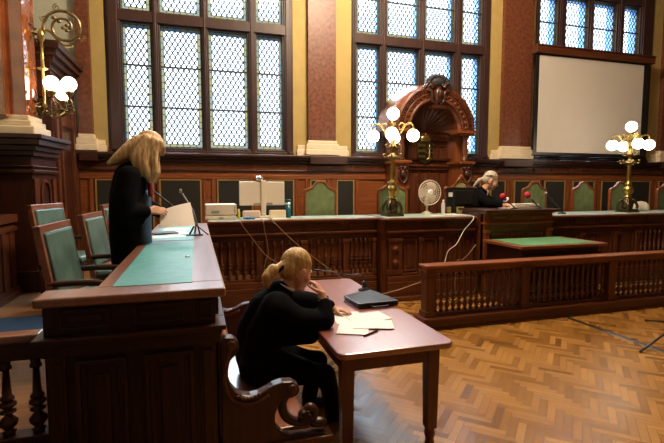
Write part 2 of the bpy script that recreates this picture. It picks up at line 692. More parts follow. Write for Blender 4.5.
def window(n, win, panes):
    a, b = win
    y0 = 8.02
    w = empty('window_%d' % n, (a, 8.0, WZ0))
    tag(w, 'tall leaded window in a dark wooden frame, window %s' % (
        'behind the standing person', 'behind the arched wooden niche', 'above the projection screen')[n - 1], 'window', None, 'structure')
    f = MB()
    edges = [a] + [v for pp in panes for v in pp] + [b]
    for i in range(0, len(edges), 2):
        x0, x1 = edges[i], edges[i + 1]
        f.box(x0, x1, y0, y0 + 0.12, WZ0, WZ1)
        # moulded face of the mullion
        c0, c1 = (x0 + 0.03, x1 - 0.03)
        f.box(c0, c1, y0 - 0.035, y0, WZ0, WZ1)
        if c1 - c0 > 0.06:
            f.box(c0 + 0.025, c1 - 0.025, y0 - 0.06, y0 - 0.035, WZ0, WZ1)
    f.box(a, b, y0 - 0.06, y0, WZ0, WZ0 + 0.06)
    f.box(a, b, y0 - 0.03, y0, WZ0 + 0.06, ROWS[0][0] - 0.02)
    f.build('window_frame', 'frame_wood', w, 0.006)
    t = MB()
    for z0, z1 in ((WZ0, ROWS[0][0]), (ROWS[0][1], ROWS[1][0]), (ROWS[1][1], ROWS[2][0]), (ROWS[2][1], WZ1)):
        t.box(a, b, y0 + 0.005, y0 + 0.115, z0, z1)
        if z0 > 3:
            t.box(a + 0.03, b - 0.03, y0 - 0.045, y0, z0 + 0.03, z1 - 0.03)
    t.build('transom', 'frame_wood', w, 0.006)
    s = MB()
    bars = MB()
    for (x0, x1) in panes:
        for k, (z0, z1) in enumerate(ROWS):
            W_, H_ = x1 - x0, z1 - z0
            key = (round(W_, 2), round(H_, 2))
            if key not in leaded_cache:
                leaded_cache[key] = leaded('leaded_glass_%d_%d' % (key[0] * 100, key[1] * 100), *key)
            me = MB()
            me.face([me.v((0, 0, 0)), me.v((W_, 0, 0)), me.v((W_, 0, H_)), me.v((0, 0, H_))])
            o = me.build('leaded_pane', leaded_cache[key], w, world=False)
            o.location = (x0 - a, 0.07, z0 - WZ0)
            zz = []
            if k == 0:
                zz = [3.0, 3.66]
            elif k == 1:
                zz = [5.14]
            for q in zz:
                bars.box(x0, x1, y0 + 0.035, y0 + 0.047, q - 0.014, q + 0.014)
            # outer sash set back behind the leaded glass
            t = 0.015
            ya, yb = y0 + 0.12, y0 + 0.30
            s.box(x0 - 0.03, x0 - 0.03 + t, ya, yb, z0 - 0.03, z1 + 0.03)
            s.box(x1 + 0.03 - t, x1 + 0.03, ya, yb, z0 - 0.03, z1 + 0.03)
            s.box(x0 - 0.03, x1 + 0.03, ya, yb, z1 + 0.03 - t, z1 + 0.03)
            s.box(x0 - 0.03, x1 + 0.03, ya, yb, z0 - 0.03, z0 - 0.03 + t)
    bars.build('saddle_bars', 'lead', w)
    s.build('outer_sash', 'shaded_reveal_blue', w)


for i in range(3):
    window(i + 1, WIN[i], PANES[i])

# pilasters and their stone bases
for i, (x0, x1, w0, w1) in enumerate(((-1.71, -1.52, -1.72, -1.34), (1.95, 2.46, 1.74, 2.72), (6.02, 6.70, 5.80, 6.80), (10.35, 11.0, 10.12, 11.2))):
    c = empty('pilaster', (x0, 7.9, 2.3), label=('narrow marble pilaster in the corner beside the door case', 'red marble pilaster between the first two windows', 'red marble pilaster between niche window and screen', 'red marble pilaster beyond the projection screen')[i], cat='pilaster', kind='structure')
    q = MB()
    q.box(x0, x1, 7.90, 8.0, 2.5, RZ)
    q.build('marble_shaft', 'marble', c)
    q = MB()
    q.box(w0, w1, 7.93, 8.0, 2.24, 2.36)
    q.box(w0 + 0.02, w1 - 0.02, 7.95, 8.0, 2.36, 2.44)
    q.box(x0 - 0.06, x1 + 0.06, 7.84, 8.0, 2.26, 2.36)
    q.box(x0 - 0.05, x1 + 0.05, 7.86, 8.0, 2.36, 2.46)
    q.box(x0 - 0.02, x1 + 0.02, 7.88, 8.0, 2.46, 2.52)
    q.build('stone_base', 'cream_stone', c, 0.012)

# ------------------------------------------------------------------ wainscot of the back wall
wn = empty('trim_1', (-1.7, 7.9, POD), label='carved orange brown wainscot under the windows', cat='wainscot', kind='structure')
x0, x1 = -1.74, RX1
q = MB()
q.box(x0, x1, 7.93, 8.0, POD, 2.2)
q.box(x0, x1, 7.90, 7.93, POD, POD + 0.2)
q.box(x0, x1, 7.905, 7.93, 1.83, 1.90)
q.build('backboard', 'orange_wood_x', wn, 0.004)
q = MB()
q.box(x0, x1, 7.80, 8.0, 2.20, 2.245)
q.box(x0, x1, 7.83, 8.0, 2.16, 2.20)
q.box(x0, x1, 7.88, 7.95, 2.10, 2.16)
q.box(x0, x1, 7.90, 7.95, 1.96, 1.985)
for a in (-1.7, 1.95, 6.0, 10.3):
    q.box(a, a + 0.7 if a > 0 else a + 0.25, 7.78, 7.95, 2.10, 2.24)
q.build('cornice', 'dark_wood_x', wn, 0.006)
q = MB()
k = x0 + 0.02
while k < 11:
    q.box(k, k + 0.025, 7.86, 7.885, 2.115, 2.15)
    k += 0.05
q.build('dentils', 'dark_wood_x', wn)
q = MB()
k = x0 + 0.05
while k < 11:
    panel(q, k, k + 0.42, 1.99, 2.09, 7.93, 0.012, 0.014)
    k += 0.45
q.build('frieze_panels', 'mid_wood_x', wn)
CLOTH = [(-1.50, -1.12), (-1.0, -0.68), (-0.55, 0.07), (0.37, 0.93), (1.14, 1.66), (2.00, 2.25), (2.50, 2.80), (5.25, 5.52), (5.80, 6.12), (6.38, 6.98), (7.15, 7.65), (7.9, 8.45), (8.7, 9.3), (9.55, 10.1), (10.4, 10.9)]
for a, b in CLOTH:
    q = MB()
    q.box(a, b, 7.915, 7.935, 0.9, 1.80)
    q.build('cloth_panel', 'dark_cloth', wn)
    g = MB()
    t = 0.022
    for (u0, u1, s0, s1) in ((a - t, a, 0.88, 1.82), (b, b + t, 0.88, 1.82), (a, b, 1.80, 1.82), (a, b, 0.88, 0.90)):
        g.box(u0, u1, 7.905, 7.935, s0, s1)
    g.build('gilt_edging', 'gilt', wn)
    st = MB()
    for u in (a - 0.11, b + 0.045):
        st.box(u, u + 0.06, 7.91, 7.93, POD + 0.2, 1.83)
    st.build('stile', 'orange_wood_z', wn, 0.004)

# ------------------------------------------------------------------ side wall: pilaster with pedestal, door case, wainscot
pp = empty('pilaster', (-1.9, 6.3, POD), label='polished marble pilaster on a wooden pedestal carrying the wall lamp', cat='pilaster', kind='structure')
q = MB()
q.prism([(RX0, 6.10), (-1.86, 6.10), (-1.812, 6.37), (RX0, 6.37)], 'z', 2.5, RZ)  # side face given an invented splay so that it mirrors the window
q.box(RX0, -2.02, 5.98, 6.10, 2.5, RZ)
q.build('marble_shaft', 'marble_brown', pp, 0.01)
q = MB()
for o_, z0, z1 in ((0.10, 2.30, 2.40), (0.06, 2.40, 2.47), (0.03, 2.47, 2.53)):
    q.prism([(RX0, 6.10 - o_), (-1.86 + o_, 6.10 - o_), (-1.812 + o_, 6.37 + o_), (RX0, 6.37 + o_)], 'z', z0, z1)
q.build('stone_base', 'cream_stone', pp, 0.015)
q = MB()
def splay(o_, z0, z1):
    q.prism([(RX0, 6.05 - o_), (-1.82 + o_, 6.05 - o_), (-1.725 + o_, 6.60 + o_), (RX0, 6.60 + o_)], 'z', z0, z1)  # same invented splay, to catch the window's reflection on the pedestal


splay(0, POD, 2.1)
splay(0.04, POD, POD + 0.25)
for z0, z1, o in ((1.86, 1.90, 0.03), (1.93, 1.95, 0.02), (2.06, 2.12, 0.04), (2.12, 2.18, 0.07), (2.18, 2.25, 0.12), (2.25, 2.30, 0.16)):
    splay(o, z0, z1)
q.build('wooden_pedestal', 'dark_wood_z', pp, 0.006)
# arched panel on the side of the pedestal
q = MB()
q.X = Matrix.Translation((-1.82, 6.05, 0)) @ Matrix.Rotation(R(-9.8), 4, 'Z') @ Matrix.Translation((1.82, -6.12, 0))
arc = [(6.28, POD + 0.3), (6.28, 1.62)] + [(6.40 - 0.12 * math.cos(t * PI / 10), 1.62 + 0.17 * math.sin(t * PI / 10)) for t in range(1, 10)] + [(6.52, 1.62), (6.52, POD + 0.3)]
arc2 = [(6.31, POD + 0.3), (6.31, 1.62)] + [(6.40 - 0.09 * math.cos(t * PI / 10), 1.62 + 0.135 * math.sin(t * PI / 10)) for t in range(1, 10)] + [(6.49, 1.62), (6.49, POD + 0.3)]
A = [q.v((-1.80, *c)) for c in arc]
B = [q.v((-1.80, *c)) for c in arc2]
A2 = [q.v((-1.82, *c)) for c in arc]
B2 = [q.v((-1.82, *c)) for c in arc2]
for i in range(len(arc) - 1):
    q.face([A[i], A[i + 1], B[i + 1], B[i]])
    q.face([A[i], A2[i], A2[i + 1], A[i + 1]])
    q.face([B[i], B[i + 1], B2[i + 1], B2[i]])
q.box(-1.82, -1.795, 6.12, 6.22, POD + 0.3, 1.80)
q.box(-1.82, -1.795, 6.56, 6.64, POD + 0.3, 1.80)
q.build('arched_moulding', 'mid_wood_z', pp)

dc = empty('door_1', (-1.9, 7.3, POD), label='dark carved wooden door case in the corner by the window', cat='door', kind='structure')
q = MB()
q.box(RX0, -1.78, 6.80, 7.98, POD, 3.30)
for z0, z1, o in ((2.86, 2.92, 0.04), (3.22, 3.30, 0.04), (3.30, 3.38, 0.09), (3.38, 3.46, 0.14), (3.46, 3.55, 0.18)):
    q.box(RX0, -1.80 + o, 6.78 - o, 7.98, z0, z1)
for z in (2.98, ):
    for y in (7.0, 7.3, 7.6):
        q.box(-1.79, -1.76, y, y + 0.10, z, z + 0.2)
q.build('door_case', 'dark_wood_z', dc, 0.006)
q = MB()
for y0, y1 in ((6.86, 6.96), (7.08, 7.16), (7.72, 7.80), (7.86, 7.96)):
    q.box(-1.79, -1.745, y0, y1, POD, 2.86)
q.box(-1.79, -1.76, 7.16, 7.72, 2.55, 2.7)
q.build('door_architrave', 'mid_wood_z', dc, 0.006)

wl = empty('trim_2', (-2.1, 4.0, POD), label='dark panelled wainscot along the side wall', cat='wainscot', kind='structure')
q = MB()
q.box(RX0, -2.02, 0.5, 6.02, 0.0, 1.28)
q.box(RX0, -1.985, 0.5, 6.04, 1.30, 1.39)
q.box(RX0, -1.995, 0.5, 6.04, 1.20, 1.25)
q.box(RX0, -1.99, 0.5, 6.02, POD, POD + 0.10)
q.box(RX0, -1.96, 0.5, 6.02, POD, POD + 0.05)
y = 1.0
while y < 6.0:
    q.box(-2.03, -2.005, y, y + 0.08, POD + 0.1, 1.2)
    y += 0.22
q.build('panelling', 'mid_wood_z', wl, 0.004)
q = MB()
q.box(RX0, -2.25, 0.5, 6.02, 1.39, 2.2)
q.build('upper_panelling', 'dark_wood_z', wl)

# ------------------------------------------------------------------ carved niche canopy
nc = empty('wall_niche', (4.22, 7.7, POD), label='arched carved wooden niche with fluted shell dome rising in front of the middle window', cat='niche')
NX, NZ, RI, RO, NY = 4.22, 2.72, 0.53, 0.78, 7.40
q = MB()
n = 40
ra = []
for i in range(n + 1):
    t = PI * i / n
    ra.append([q.v((NX + r * math.cos(t), y, NZ + r * math.sin(t))) for r, y in ((RI, NY), (RO, NY), (RO + 0.14, 7.995), (RI, 7.995))])
for i in range(n):
    for k in range(4):
        q.face([ra[i][k], ra[i][(k + 1) % 4], ra[i + 1][(k + 1) % 4], ra[i + 1][k]], k in (1, 3))
q.face(ra[0])
q.face(ra[-1][::-1])
q.build('arch', 'orange_wood_x', nc)
q = MB()
for rr, w, dp in ((RO - 0.015, 0.03, 0.05), (RO - 0.125, 0.022, 0.03), (RI + 0.02, 0.035, 0.035)):
    pts = [(NX + rr * math.cos(PI * i / n), NY - dp * 0.3, NZ + rr * math.sin(PI * i / n)) for i in range(n + 1)]
    q.tube(pts, w, 8)
for i in range(48):
    t = PI * (i + 0.5) / 48
    q.X = Matrix.Translation((NX, NY, NZ)) @ Matrix.Rotation(-t, 4, 'Y') @ Matrix.Translation((RO - 0.07, 0, 0))
    q.box(-0.03, 0.03, -0.04, 0.0, -0.014, 0.014)
q.X = Matrix.Identity(4)
for i in range(19):
    t = PI * (i + 0.5) / 19
    q.ell((NX + (RI + 0.09) * math.cos(t), NY - 0.006, NZ + (RI + 0.09) * math.sin(t)), (0.035, 0.018, 0.035), None, 8, 6)
q.build('carved_moulding', 'mid_wood_x', nc)
q = MB()
ns, nt_ = 8, 128
C0 = (NX, 7.52, NZ - 0.05)
grid = []
for i in range(nt_ + 1):
    t = PI * i / nt_
    row = []
    for k in range(ns + 1):
        s_ = 0.12 + 0.88 * k / ns
        rho = (RI - 0.01) * s_
        yy = C0[1] + 0.36 * math.sqrt(max(0, 1 - s_ ** 2)) + 0.045 * abs(math.sin(t * 15.0)) * s_
        row.append(q.v((C0[0] + rho * math.cos(t), yy, C0[2] + 0.05 + rho * math.sin(t))))
    grid.append(row)
for i in range(nt_):
    for k in range(ns):
        q.face([grid[i][k], grid[i][k + 1], grid[i + 1][k + 1], grid[i + 1][k]], True)
q.build('shell_dome', 'mid_wood_z', nc)
q = MB()
q.box(NX - RI, NX + RI, 7.86, 7.99, POD, 2.78)
for z0, z1, o in ((2.58, 2.63, 0.07), (2.63, 2.70, 0.10), (2.02, 2.08, 0.05), (2.08, 2.12, 0.08)):
    q.box(NX - RI, NX + RI, 7.86 - o, 7.87, z0, z1)
for a in range(5):
    xx = NX - RI + 0.03 + a * 0.205
    panel(q, xx, xx + 0.19, 2.14, 2.48, 7.86, 0.022, 0.02)
    panel(q, xx, xx + 0.19, 0.8, 1.99, 7.86, 0.022, 0.02)
q.build('back_panel', 'mid_wood_z', nc, 0.003)
for sgn in (-1, 1):
    cx_ = NX + sgn * 0.655
    q = MB()
    q.box(cx_ - 0.115, cx_ + 0.115, NY + 0.02, 8.0, POD, 2.14)
    for z0, z1, o in ((POD, POD + 0.2, 0.03), (1.66, 1.70, 0.02), (2.08, 2.12, 0.02), (2.12, 2.17, 0.05), (2.64, 2.68, 0.03), (2.68, 2.74, 0.06)):
        q.box(cx_ - 0.115 - o, cx_ + 0.115 + o, NY + 0.02 - o, 8.0, z0, z1)
    q.box(cx_ - 0.10, cx_ + 0.10, 7.66, 8.0, 2.17, 2.64)
    q.build('pedestal', 'orange_wood_z', nc, 0.005)
    q = MB()
    q.lathe([(0.07, 2.17), (0.075, 2.20), (0.055, 2.22), (0.06, 2.3), (0.062, 2.4), (0.05, 2.54), (0.06, 2.57), (0.075, 2.61), (0.08, 2.64)], (cx_, NY + 0.09, 0), 16)
    q.build('column', 'mid_wood_z', nc)
    q = MB()
    q.ell((cx_, NY + 0.005, 1.92), (0.055, 0.05, 0.08), None, 12, 8)
    q.ell((cx_, NY - 0.03, 1.90), (0.02, 0.03, 0.03), None, 8, 6)
    q.tube(crom([(cx_ - 0.09, NY, 2.03), (cx_ - 0.04, NY - 0.03, 2.05), (cx_, NY - 0.03, 2.02), (cx_ + 0.04, NY - 0.03, 2.05), (cx_ + 0.09, NY, 2.03)], 5), 0.02, 6)
    q.tube(crom([(cx_ - 0.08, NY, 1.99), (cx_ - 0.085, NY - 0.01, 1.86), (cx_ - 0.03, NY - 0.02, 1.78), (cx_, NY - 0.02, 1.76)], 5), 0.017, 6)
    q.tube(crom([(cx_ + 0.08, NY, 1.99), (cx_ + 0.085, NY - 0.01, 1.86), (cx_ + 0.03, NY - 0.02, 1.78), (cx_, NY - 0.02, 1.76)], 5), 0.017, 6)
    q.build('carved_mask', 'dark_wood_z', nc)
q = MB()
q.ell((NX, NY - 0.05, 3.33), (0.09, 0.07, 0.15), None, 14, 10)
q.ell((NX, NY - 0.10, 3.35), (0.045, 0.05, 0.085), None, 10, 8)
for sgn in (-1, 1):
    q.tube(crom([(NX + sgn * 0.02, NY - 0.04, 3.18), (NX + sgn * 0.12, NY - 0.04, 3.24), (NX + sgn * 0.13, NY - 0.05, 3.38), (NX + sgn * 0.20, NY - 0.03, 3.44), (NX + sgn * 0.15, NY - 0.05, 3.52), (NX + sgn * 0.10, NY - 0.05, 3.46)], 5), 0.035, 8)
    q.tube(crom([(NX + sgn * 0.05, NY - 0.05, 3.50), (NX + sgn * 0.20, NY - 0.03, 3.53), (NX + sgn * 0.27, NY - 0.02, 3.42)], 5), [0.04] * 10 + [0.02], 8)
    q.ell((NX + sgn * 0.22, NY - 0.03, 3.42), 0.04, None, 8, 6)
q.box(NX - 0.14, NX + 0.14, NY - 0.08, NY + 0.1, 3.10, 3.16)
q.build('carved_crest', 'dark_wood_x', nc)
q = MB()
for i in range(9):
    t = PI * i / 8
    q.ell((NX + 0.19 * math.cos(t), NY - 0.02, 3.55 + 0.12 * math.sin(t)), (0.055, 0.07, 0.05), None, 8, 6)
q.ell((NX, NY, 3.58), (0.17, 0.09, 0.10), None, 12, 8)
q.build('crest_finial', 'lead', nc)

# coat of arms hung in the niche
ca = empty('coat_of_arms', (NX - 0.02, 7.80, 2.1), label='small shield with gilt bars hung inside the arched niche', cat='coat of arms')
q = MB()
sh = [(-0.17, 0.20), (0.17, 0.20), (0.17, -0.06), (0.12, -0.16), (0.0, -0.23), (-0.12, -0.16), (-0.17, -0.06)]
q.prism([(NX - 0.02 + a, 2.34 + b) for a, b in sh], 'y', 7.755, 7.775)
q.build('shield', 'dark_bronze', ca, 0.006)
q = MB()
for k in range(3):
    z = 2.475 - k * 0.105
    q.box(NX - 0.17, NX - 0.03, 7.735, 7.757, z - 0.025, z + 0.025)
q.tube(crom([(NX + 0.06, 7.745, 2.18), (NX + 0.06, 7.745, 2.50)], 4), 0.015, 6)
for z, w in ((2.42, 0.05), (2.34, 0.07)):
    q.box(NX + 0.06 - w, NX + 0.06 + w, 7.735, 7.757, z - 0.014, z + 0.014)
q.tube(crom([(NX, 7.745, 2.20), (NX + 0.06, 7.745, 2.25), (NX + 0.12, 7.745, 2.20)], 4), 0.014, 6)
q.build('gilt_bars', 'brass', ca)
q = MB()
q.lathe([(0.10, 0.0), (0.11, 0.03), (0.12, 0.06), (0.07, 0.11), (0.02, 0.13)], (NX - 0.02, 7.765, 2.545), 12, Matrix.Diagonal((1, 0.25, 1)).to_4x4())
q.ell((NX - 0.02, 7.765, 2.69), 0.018, None, 8, 6)
q.build('crown_ornament', 'brass', ca)

# ------------------------------------------------------------------ projection screen
ps = empty('projection_screen', (8.05, 7.7, 2.35), label='large pale pull-down projection screen covering the lower window', cat='projection screen')
q = MB()
q.box(6.62, 9.62, 7.70, 7.708, 2.36, 4.37)
q.build('screen_border', 'black_plastic', ps)
q = MB()
q.box(6.70, 9.47, 7.694, 7.698, 2.40, 4.34)
q.build('screen_fabric', 'screen_cloth', ps)
q = MB()
q.box(6.57, 9.70, 7.62, 7.80, 4.37, 4.50)
q.box(6.57, 9.70, 7.60, 7.82, 4.50, 4.53)
q.build('screen_case', 'mid_wood_x', ps, 0.006)
q = MB()
q.cyl((6.60, 7.705, 2.345), (9.64, 7.705, 2.345), 0.022)
q.build('weight_bar', 'black_plastic', ps)
for x in (6.75, 9.45):
    q = MB()
    q.box(x - 0.03, x + 0.03, 7.80, 7.955, 4.42, 4.46)
    q.build('bracket', 'black_plastic', ps)

# ------------------------------------------------------------------ balusters
BAL = [(0.022, 0.0), (0.022, 0.04), (0.028, 0.05), (0.013, 0.07), (0.032, 0.14), (0.036, 0.19), (0.014, 0.27), (0.012, 0.29), (0.031, 0.31), (0.031, 0.325), (0.012, 0.35), (0.033, 0.40), (0.033, 0.43), (0.014, 0.46), (0.027, 0.48), (0.027, 0.50), (0.018, 0.53), (0.013, 0.86), (0.024, 0.88), (0.024, 0.91), (0.018, 0.93), (0.022, 1.0)]


def balusters(parent, xs_, y, z0, z1, m, rs=1.0):
    first = None
    for x in xs_:
        if first is None:
            q_ = MB()
            q_.lathe([(r * rs, z * (z1 - z0)) for r, z in BAL], (0, 0, 0), 10)
            first = q_.build('baluster', m, None)
            o = first
        else:
            o = first.copy()
            COL.objects.link(o)
        o.parent = parent
        o.matrix_basis = parent.matrix_basis.inverted() @ Matrix.Translation((x, y, z0))


# ------------------------------------------------------------------ judges bench
def counter_front(e, x0, x1, yf, zt, m, stiles, frieze, base=True):
    q = MB()
    q.box(x0, x1, yf + 0.06, yf + 0.12, 0.0, zt - 0.04)
    q.box(x0, x1, yf + 0.03, yf + 0.07, zt - 0.18, zt - 0.04)
    q.box(x0, x1, yf + 0.02, yf + 0.07, zt - 0.205, zt - 0.18)
    q.box(x0, x1, yf + 0.04, yf + 0.07, zt - 0.31, zt - 0.205)
    for a, b in frieze:
        panel(q, a, b, zt - 0.165, zt - 0.055, yf + 0.03, 0.014, 0.016)
        panel(q, a, b, zt - 0.295, zt - 0.22, yf + 0.04, 0.010, 0.012)
    q.build('frieze', m + '_x', e, 0.004)
    q = MB()
    q.box(x0 - 0.01, x1, yf - 0.01, yf + 0.12, zt - 0.225, zt - 0.195)
    q.box(x0 - 0.01, x1, yf - 0.025, yf + 0.12, zt - 0.06, zt - 0.03)
    q.build('cornice', m + '_x', e, 0.006)
    if base:
        q = MB()
        q.box(x0, x1, yf + 0.0, yf + 0.12, 0.27, 0.36)
        q.box(x0, x1, yf + 0.02, yf + 0.12, 0.36, 0.40)
        q.box(x0, x1, yf - 0.02, yf + 0.12, 0.0, 0.27)
        q.build('plinth', m + '_x', e, 0.006)
    for a, b in stiles:
        q = MB()
        q.box(a, b, yf + 0.015, yf + 0.07, 0.38, zt - 0.31)
        q.box(a - 0.012, b + 0.012, yf + 0.005, yf + 0.07, zt - 0.36, zt - 0.31)
        q.box(a - 0.012, b + 0.012, yf + 0.005, yf + 0.07, 0.38, 0.45)
        q.build('pilaster_strip', m + '_z', e, 0.004)


ZT = 1.24
jb = empty('judges_bench', (1.45, 6.35, 0), label='section of the long bench with baluster front behind the seated person', cat='bench')
st = [(0.20, 0.26), (0.79, 0.88), (1.44, 1.53), (2.08, 2.17), (2.545, 2.60)]
counter_front(jb, 0.14, 2.61, 6.28, ZT, 'mid_wood', st, [(0.26, 0.84), (0.9, 1.45), (1.52, 2.09), (2.16, 2.6)])
q = MB()
q.box(0.14, 2.61, 6.36, 6.40, 0.0, 1.2)
q.build('dark_backing', 'dark_wood_x', jb)
for (a, b) in ((0.26, 0.79), (0.88, 1.44), (1.53, 2.08), (2.17, 2.545)):
    balusters(jb, [a + (b - a) * (i + 0.5) / 5 for i in range(5)], 6.325, 0.40, 0.93, 'mid_wood_z', 1.0)
q = MB()
q.box(0.14, 2.61, 6.24, 6.95, ZT - 0.03, ZT - 0.004)
q.build('bench_top', 'desk_top_wood', jb, 0.005)
q = MB()
q.box(0.16, 2.61, 6.30, 6.90, ZT - 0.004, ZT)
q.build('cloth_inlay', 'counter_top_cloth', jb)

jc = empty('judges_bench', (3.45, 6.15, 0), label='projecting panelled bench section that carries the candelabrum beside the fan', cat='bench')
counter_front(jc, 2.70, 4.20, 6.08, ZT, 'mid_wood', [(2.72, 2.94), (3.22, 3.28), (3.56, 3.62), (3.90, 3.96)], [(2.74, 2.92), (2.98, 3.24), (3.27, 3.57), (3.61, 3.91), (3.95, 4.2)])
q = MB()
for a, b in ((2.97, 3.19), (3.30, 3.53), (3.65, 3.87), (3.99, 4.18)):
    panel(q, a, b, 0.42, 0.91, 6.14, 0.03, 0.035)
q.build('panels', 'mid_wood_z', jc, 0.003)
for z in (0.56, 0.76):
    q = MB()
    q.lathe([(0.055, 0), (0.05, 0.012), (0.035, 0.012), (0.03, 0.02), (0.012, 0.026)], (2.83, 6.095, z), 12, Matrix.Rotation(PI / 2, 4, 'X'))
    q.build('rosette', 'mid_wood_x', jc)
q = MB()
q.box(2.66, 4.20, 5.98, 6.06, 0, 0.06)
q.build('footstep', 'mid_wood_x', jc, 0.005)
q = MB()
q.box(2.62, 2.70, 6.14, 6.315, 0.0, 1.205)
q.box(2.62, 2.70, 6.325, 6.90, POD + 0.001, 1.205)
q.build('side_panel', 'mid_wood_z', jc)
q = MB()
q.box(2.62, 4.20, 6.04, 6.95, ZT - 0.03, ZT - 0.004)
q.build('bench_top', 'desk_top_wood', jc, 0.005)
q = MB()
q.box(2.70, 4.20, 6.10, 6.90, ZT - 0.004, ZT)
q.build('cloth_inlay', 'counter_top_cloth', jc)

jd = empty('judge_desk', (4.88, 6.2, 0), label='raised panelled judge desk with red foam microphones on it', cat='desk')
counter_front(jd, 4.24, 5.52, 5.90, 1.34, 'orange_wood', [(4.25, 4.33), (5.43, 5.51)], [(4.36, 4.68), (4.72, 5.04), (5.08, 5.40)])
q = MB()
q.box(4.24, 4.30, 5.96, 6.55, POD, 1.30)
q.box(5.46, 5.52, 5.96, 6.55, POD, 1.30)
for a, b in ((4.36, 4.68), (4.72, 5.04), (5.08, 5.40)):
    panel(q, a, b, 0.45, 1.0, 5.96, 0.02, 0.03)
q.build('side_panels', 'mid_wood_z', jd, 0.003)
q = MB()
q.box(4.21, 5.66, 5.84, 6.62, 1.31, 1.34)
q.build('desktop', 'dark_wood_x', jd, 0.005)

jr = empty('judges_bench', (8, 6.15, 0), label='shadowed bench section beyond the judge desk, under the second candelabrum', cat='bench')
stl = [(5.53, 5.62), (6.3, 6.38), (7.05, 7.13), (7.55, 7.64), (8.4, 8.48), (9.3, 9.38)]
counter_front(jr, 5.54, 10.2, 6.10, 1.22, 'mid_wood', stl, [(5.6 + 0.55 * i, 6.1 + 0.55 * i) for i in range(8)])
q = MB()
for a, b in ((5.66, 5.95), (5.98, 6.27), (6.42, 6.72), (6.75, 7.02), (7.17, 7.52)):
    panel(q, a, b, 0.42, 0.90, 6.16, 0.03, 0.035)
q.build('panels', 'mid_wood_z', jr, 0.003)
for (a, b) in ((7.64, 8.4), (8.48, 9.3)):
    balusters(jr, [a + (b - a) * (i + 0.5) / 7 for i in range(7)], 6.135, 0.40, 0.91, 'mid_wood_z')
q = MB()
q.box(5.54, 10.2, 6.06, 6.95, 1.19, 1.216)
q.build('bench_top', 'desk_top_wood', jr, 0.005)
q = MB()
q.box(5.68, 10.2, 6.12, 6.90, 1.216, 1.22)
q.build('cloth_inlay', 'counter_top_cloth', jr)

# clerk's desk in front of the judge desk
cd = empty('clerk_desk', (4.9, 5.4, 0), label='low desk with green baize top below the judge, behind the balustrade', cat='desk')
q = MB()
q.box(4.14, 5.62, 4.97, 5.83, 0.86, 0.90)
q.build('desktop', 'orange_wood_x', cd, 0.006)
q = MB()
q.box(4.26, 5.50, 5.05, 5.80, 0.90, 0.904)
q.build('baize_inlay', 'green_baize', cd)
q = MB()
q.box(4.22, 5.54, 5.05, 5.10, 0.0, 0.86)
q.box(4.22, 4.27, 5.10, 5.83, 0.0, 0.86)
q.box(5.49, 5.54, 5.10, 5.83, 0.0, 0.86)
q.box(4.19, 5.57, 5.02, 5.10, 0.74, 0.78)
for a in (4.30, 4.72, 5.14):
    panel(q, a, a + 0.36, 0.1, 0.7, 5.05, 0.02, 0.03)
q.build('carcass', 'dark_wood_x', cd, 0.004)

# ------------------------------------------------------------------ balustrade in front of the bench
bl = empty('balustrade', (4.7, 4.75, 0), label='long low wooden balustrade with turned balusters across the parquet', cat='balustrade')
BX0, BX1 = 2.56, 7.0
q = MB()
q.box(BX0, BX1, 4.66, 4.86, 0.745, 0.775)
q.box(BX0 + 0.02, BX1, 4.69, 4.83, 0.69, 0.745)
q.build('handrail', 'orange_wood_x', bl, 0.008)
q = MB()
q.box(BX0 + 0.03, BX1, 4.71, 4.81, 0.67, 0.70)
q.box(BX0 + 0.03, BX1, 4.71, 4.81, 0.15, 0.19)
q.build('rails', 'mid_wood_x', bl, 0.004)
q = MB()
q.box(BX0 - 0.02, BX1, 4.66, 4.90, 0.0, 0.12)
q.box(BX0 - 0.04, BX1, 4.62, 4.92, 0.12, 0.15)
q.box(BX0 - 0.04, BX1, 4.64, 4.92, 0.0, 0.03)
q.build('plinth', 'mid_wood_x', bl, 0.006)
posts = [2.585, 3.94, 5.36, 6.85]
for x in posts:
    q = MB()
    q.box(x, x + 0.11, 4.69, 4.83, 0.15, 0.70)
    q.box(x - 0.015, x + 0.125, 4.675, 4.845, 0.64, 0.70)
    q.box(x - 0.015, x + 0.125, 4.675, 4.845, 0.15, 0.22)
    q.build('post', 'mid_wood_z', bl, 0.005)
for i in range(3):
    a, b = posts[i] + 0.11, posts[i + 1]
    nb = 15
    balusters(bl, [a + (b - a) * (k + 0.5) / nb for k in range(nb)], 4.76, 0.19, 0.67, 'mid_wood_z', 1.0)

# ------------------------------------------------------------------ desk with teal leather
dk = empty('desk', (-0.2, 3.5, 0), label='heavy dark wooden desk with teal leather top beside the leather armchairs', cat='desk')
DT = 1.22
q = MB()
q.box(-0.70, 0.13, 2.23, 2.42, DT - 0.045, DT)
q.box(-0.48, 0.13, 2.42, 6.20, DT - 0.045, DT)
q.build('desktop', 'desk_top_wood', dk, 0.010)
for y0, y1 in ((2.40, 4.20), (4.29, 6.08)):
    q = MB()
    q.box(-0.405, -0.03, y0, y1, DT, DT + 0.003)
    q.build('leather_inlay', 'teal_leather', dk)
q = MB()
q.box(-0.68, 0.08, 2.29, 2.40, 1.03, DT - 0.045)
q.box(-0.42, 0.08, 2.40, 6.20, 1.03, DT - 0.045)
for a, b in ((-0.61, -0.40), (-0.29, -0.07), (-0.01, 0.065)):
    panel(q, a, b, 1.06, 1.155, 2.29, 0.018, 0.018)
q.X = Matrix.Translation((0.08, 2.29, 0)) @ Matrix.Rotation(PI / 2, 4, 'Z')
for k in range(7):
    panel(q, 0.05 + k * 0.56, 0.52 + k * 0.56, 1.06, 1.155, 0, 0.018, 0.018)
q.X = Matrix.Identity(4)
q.build('frieze', 'dark_wood_x', dk, 0.004)
q = MB()
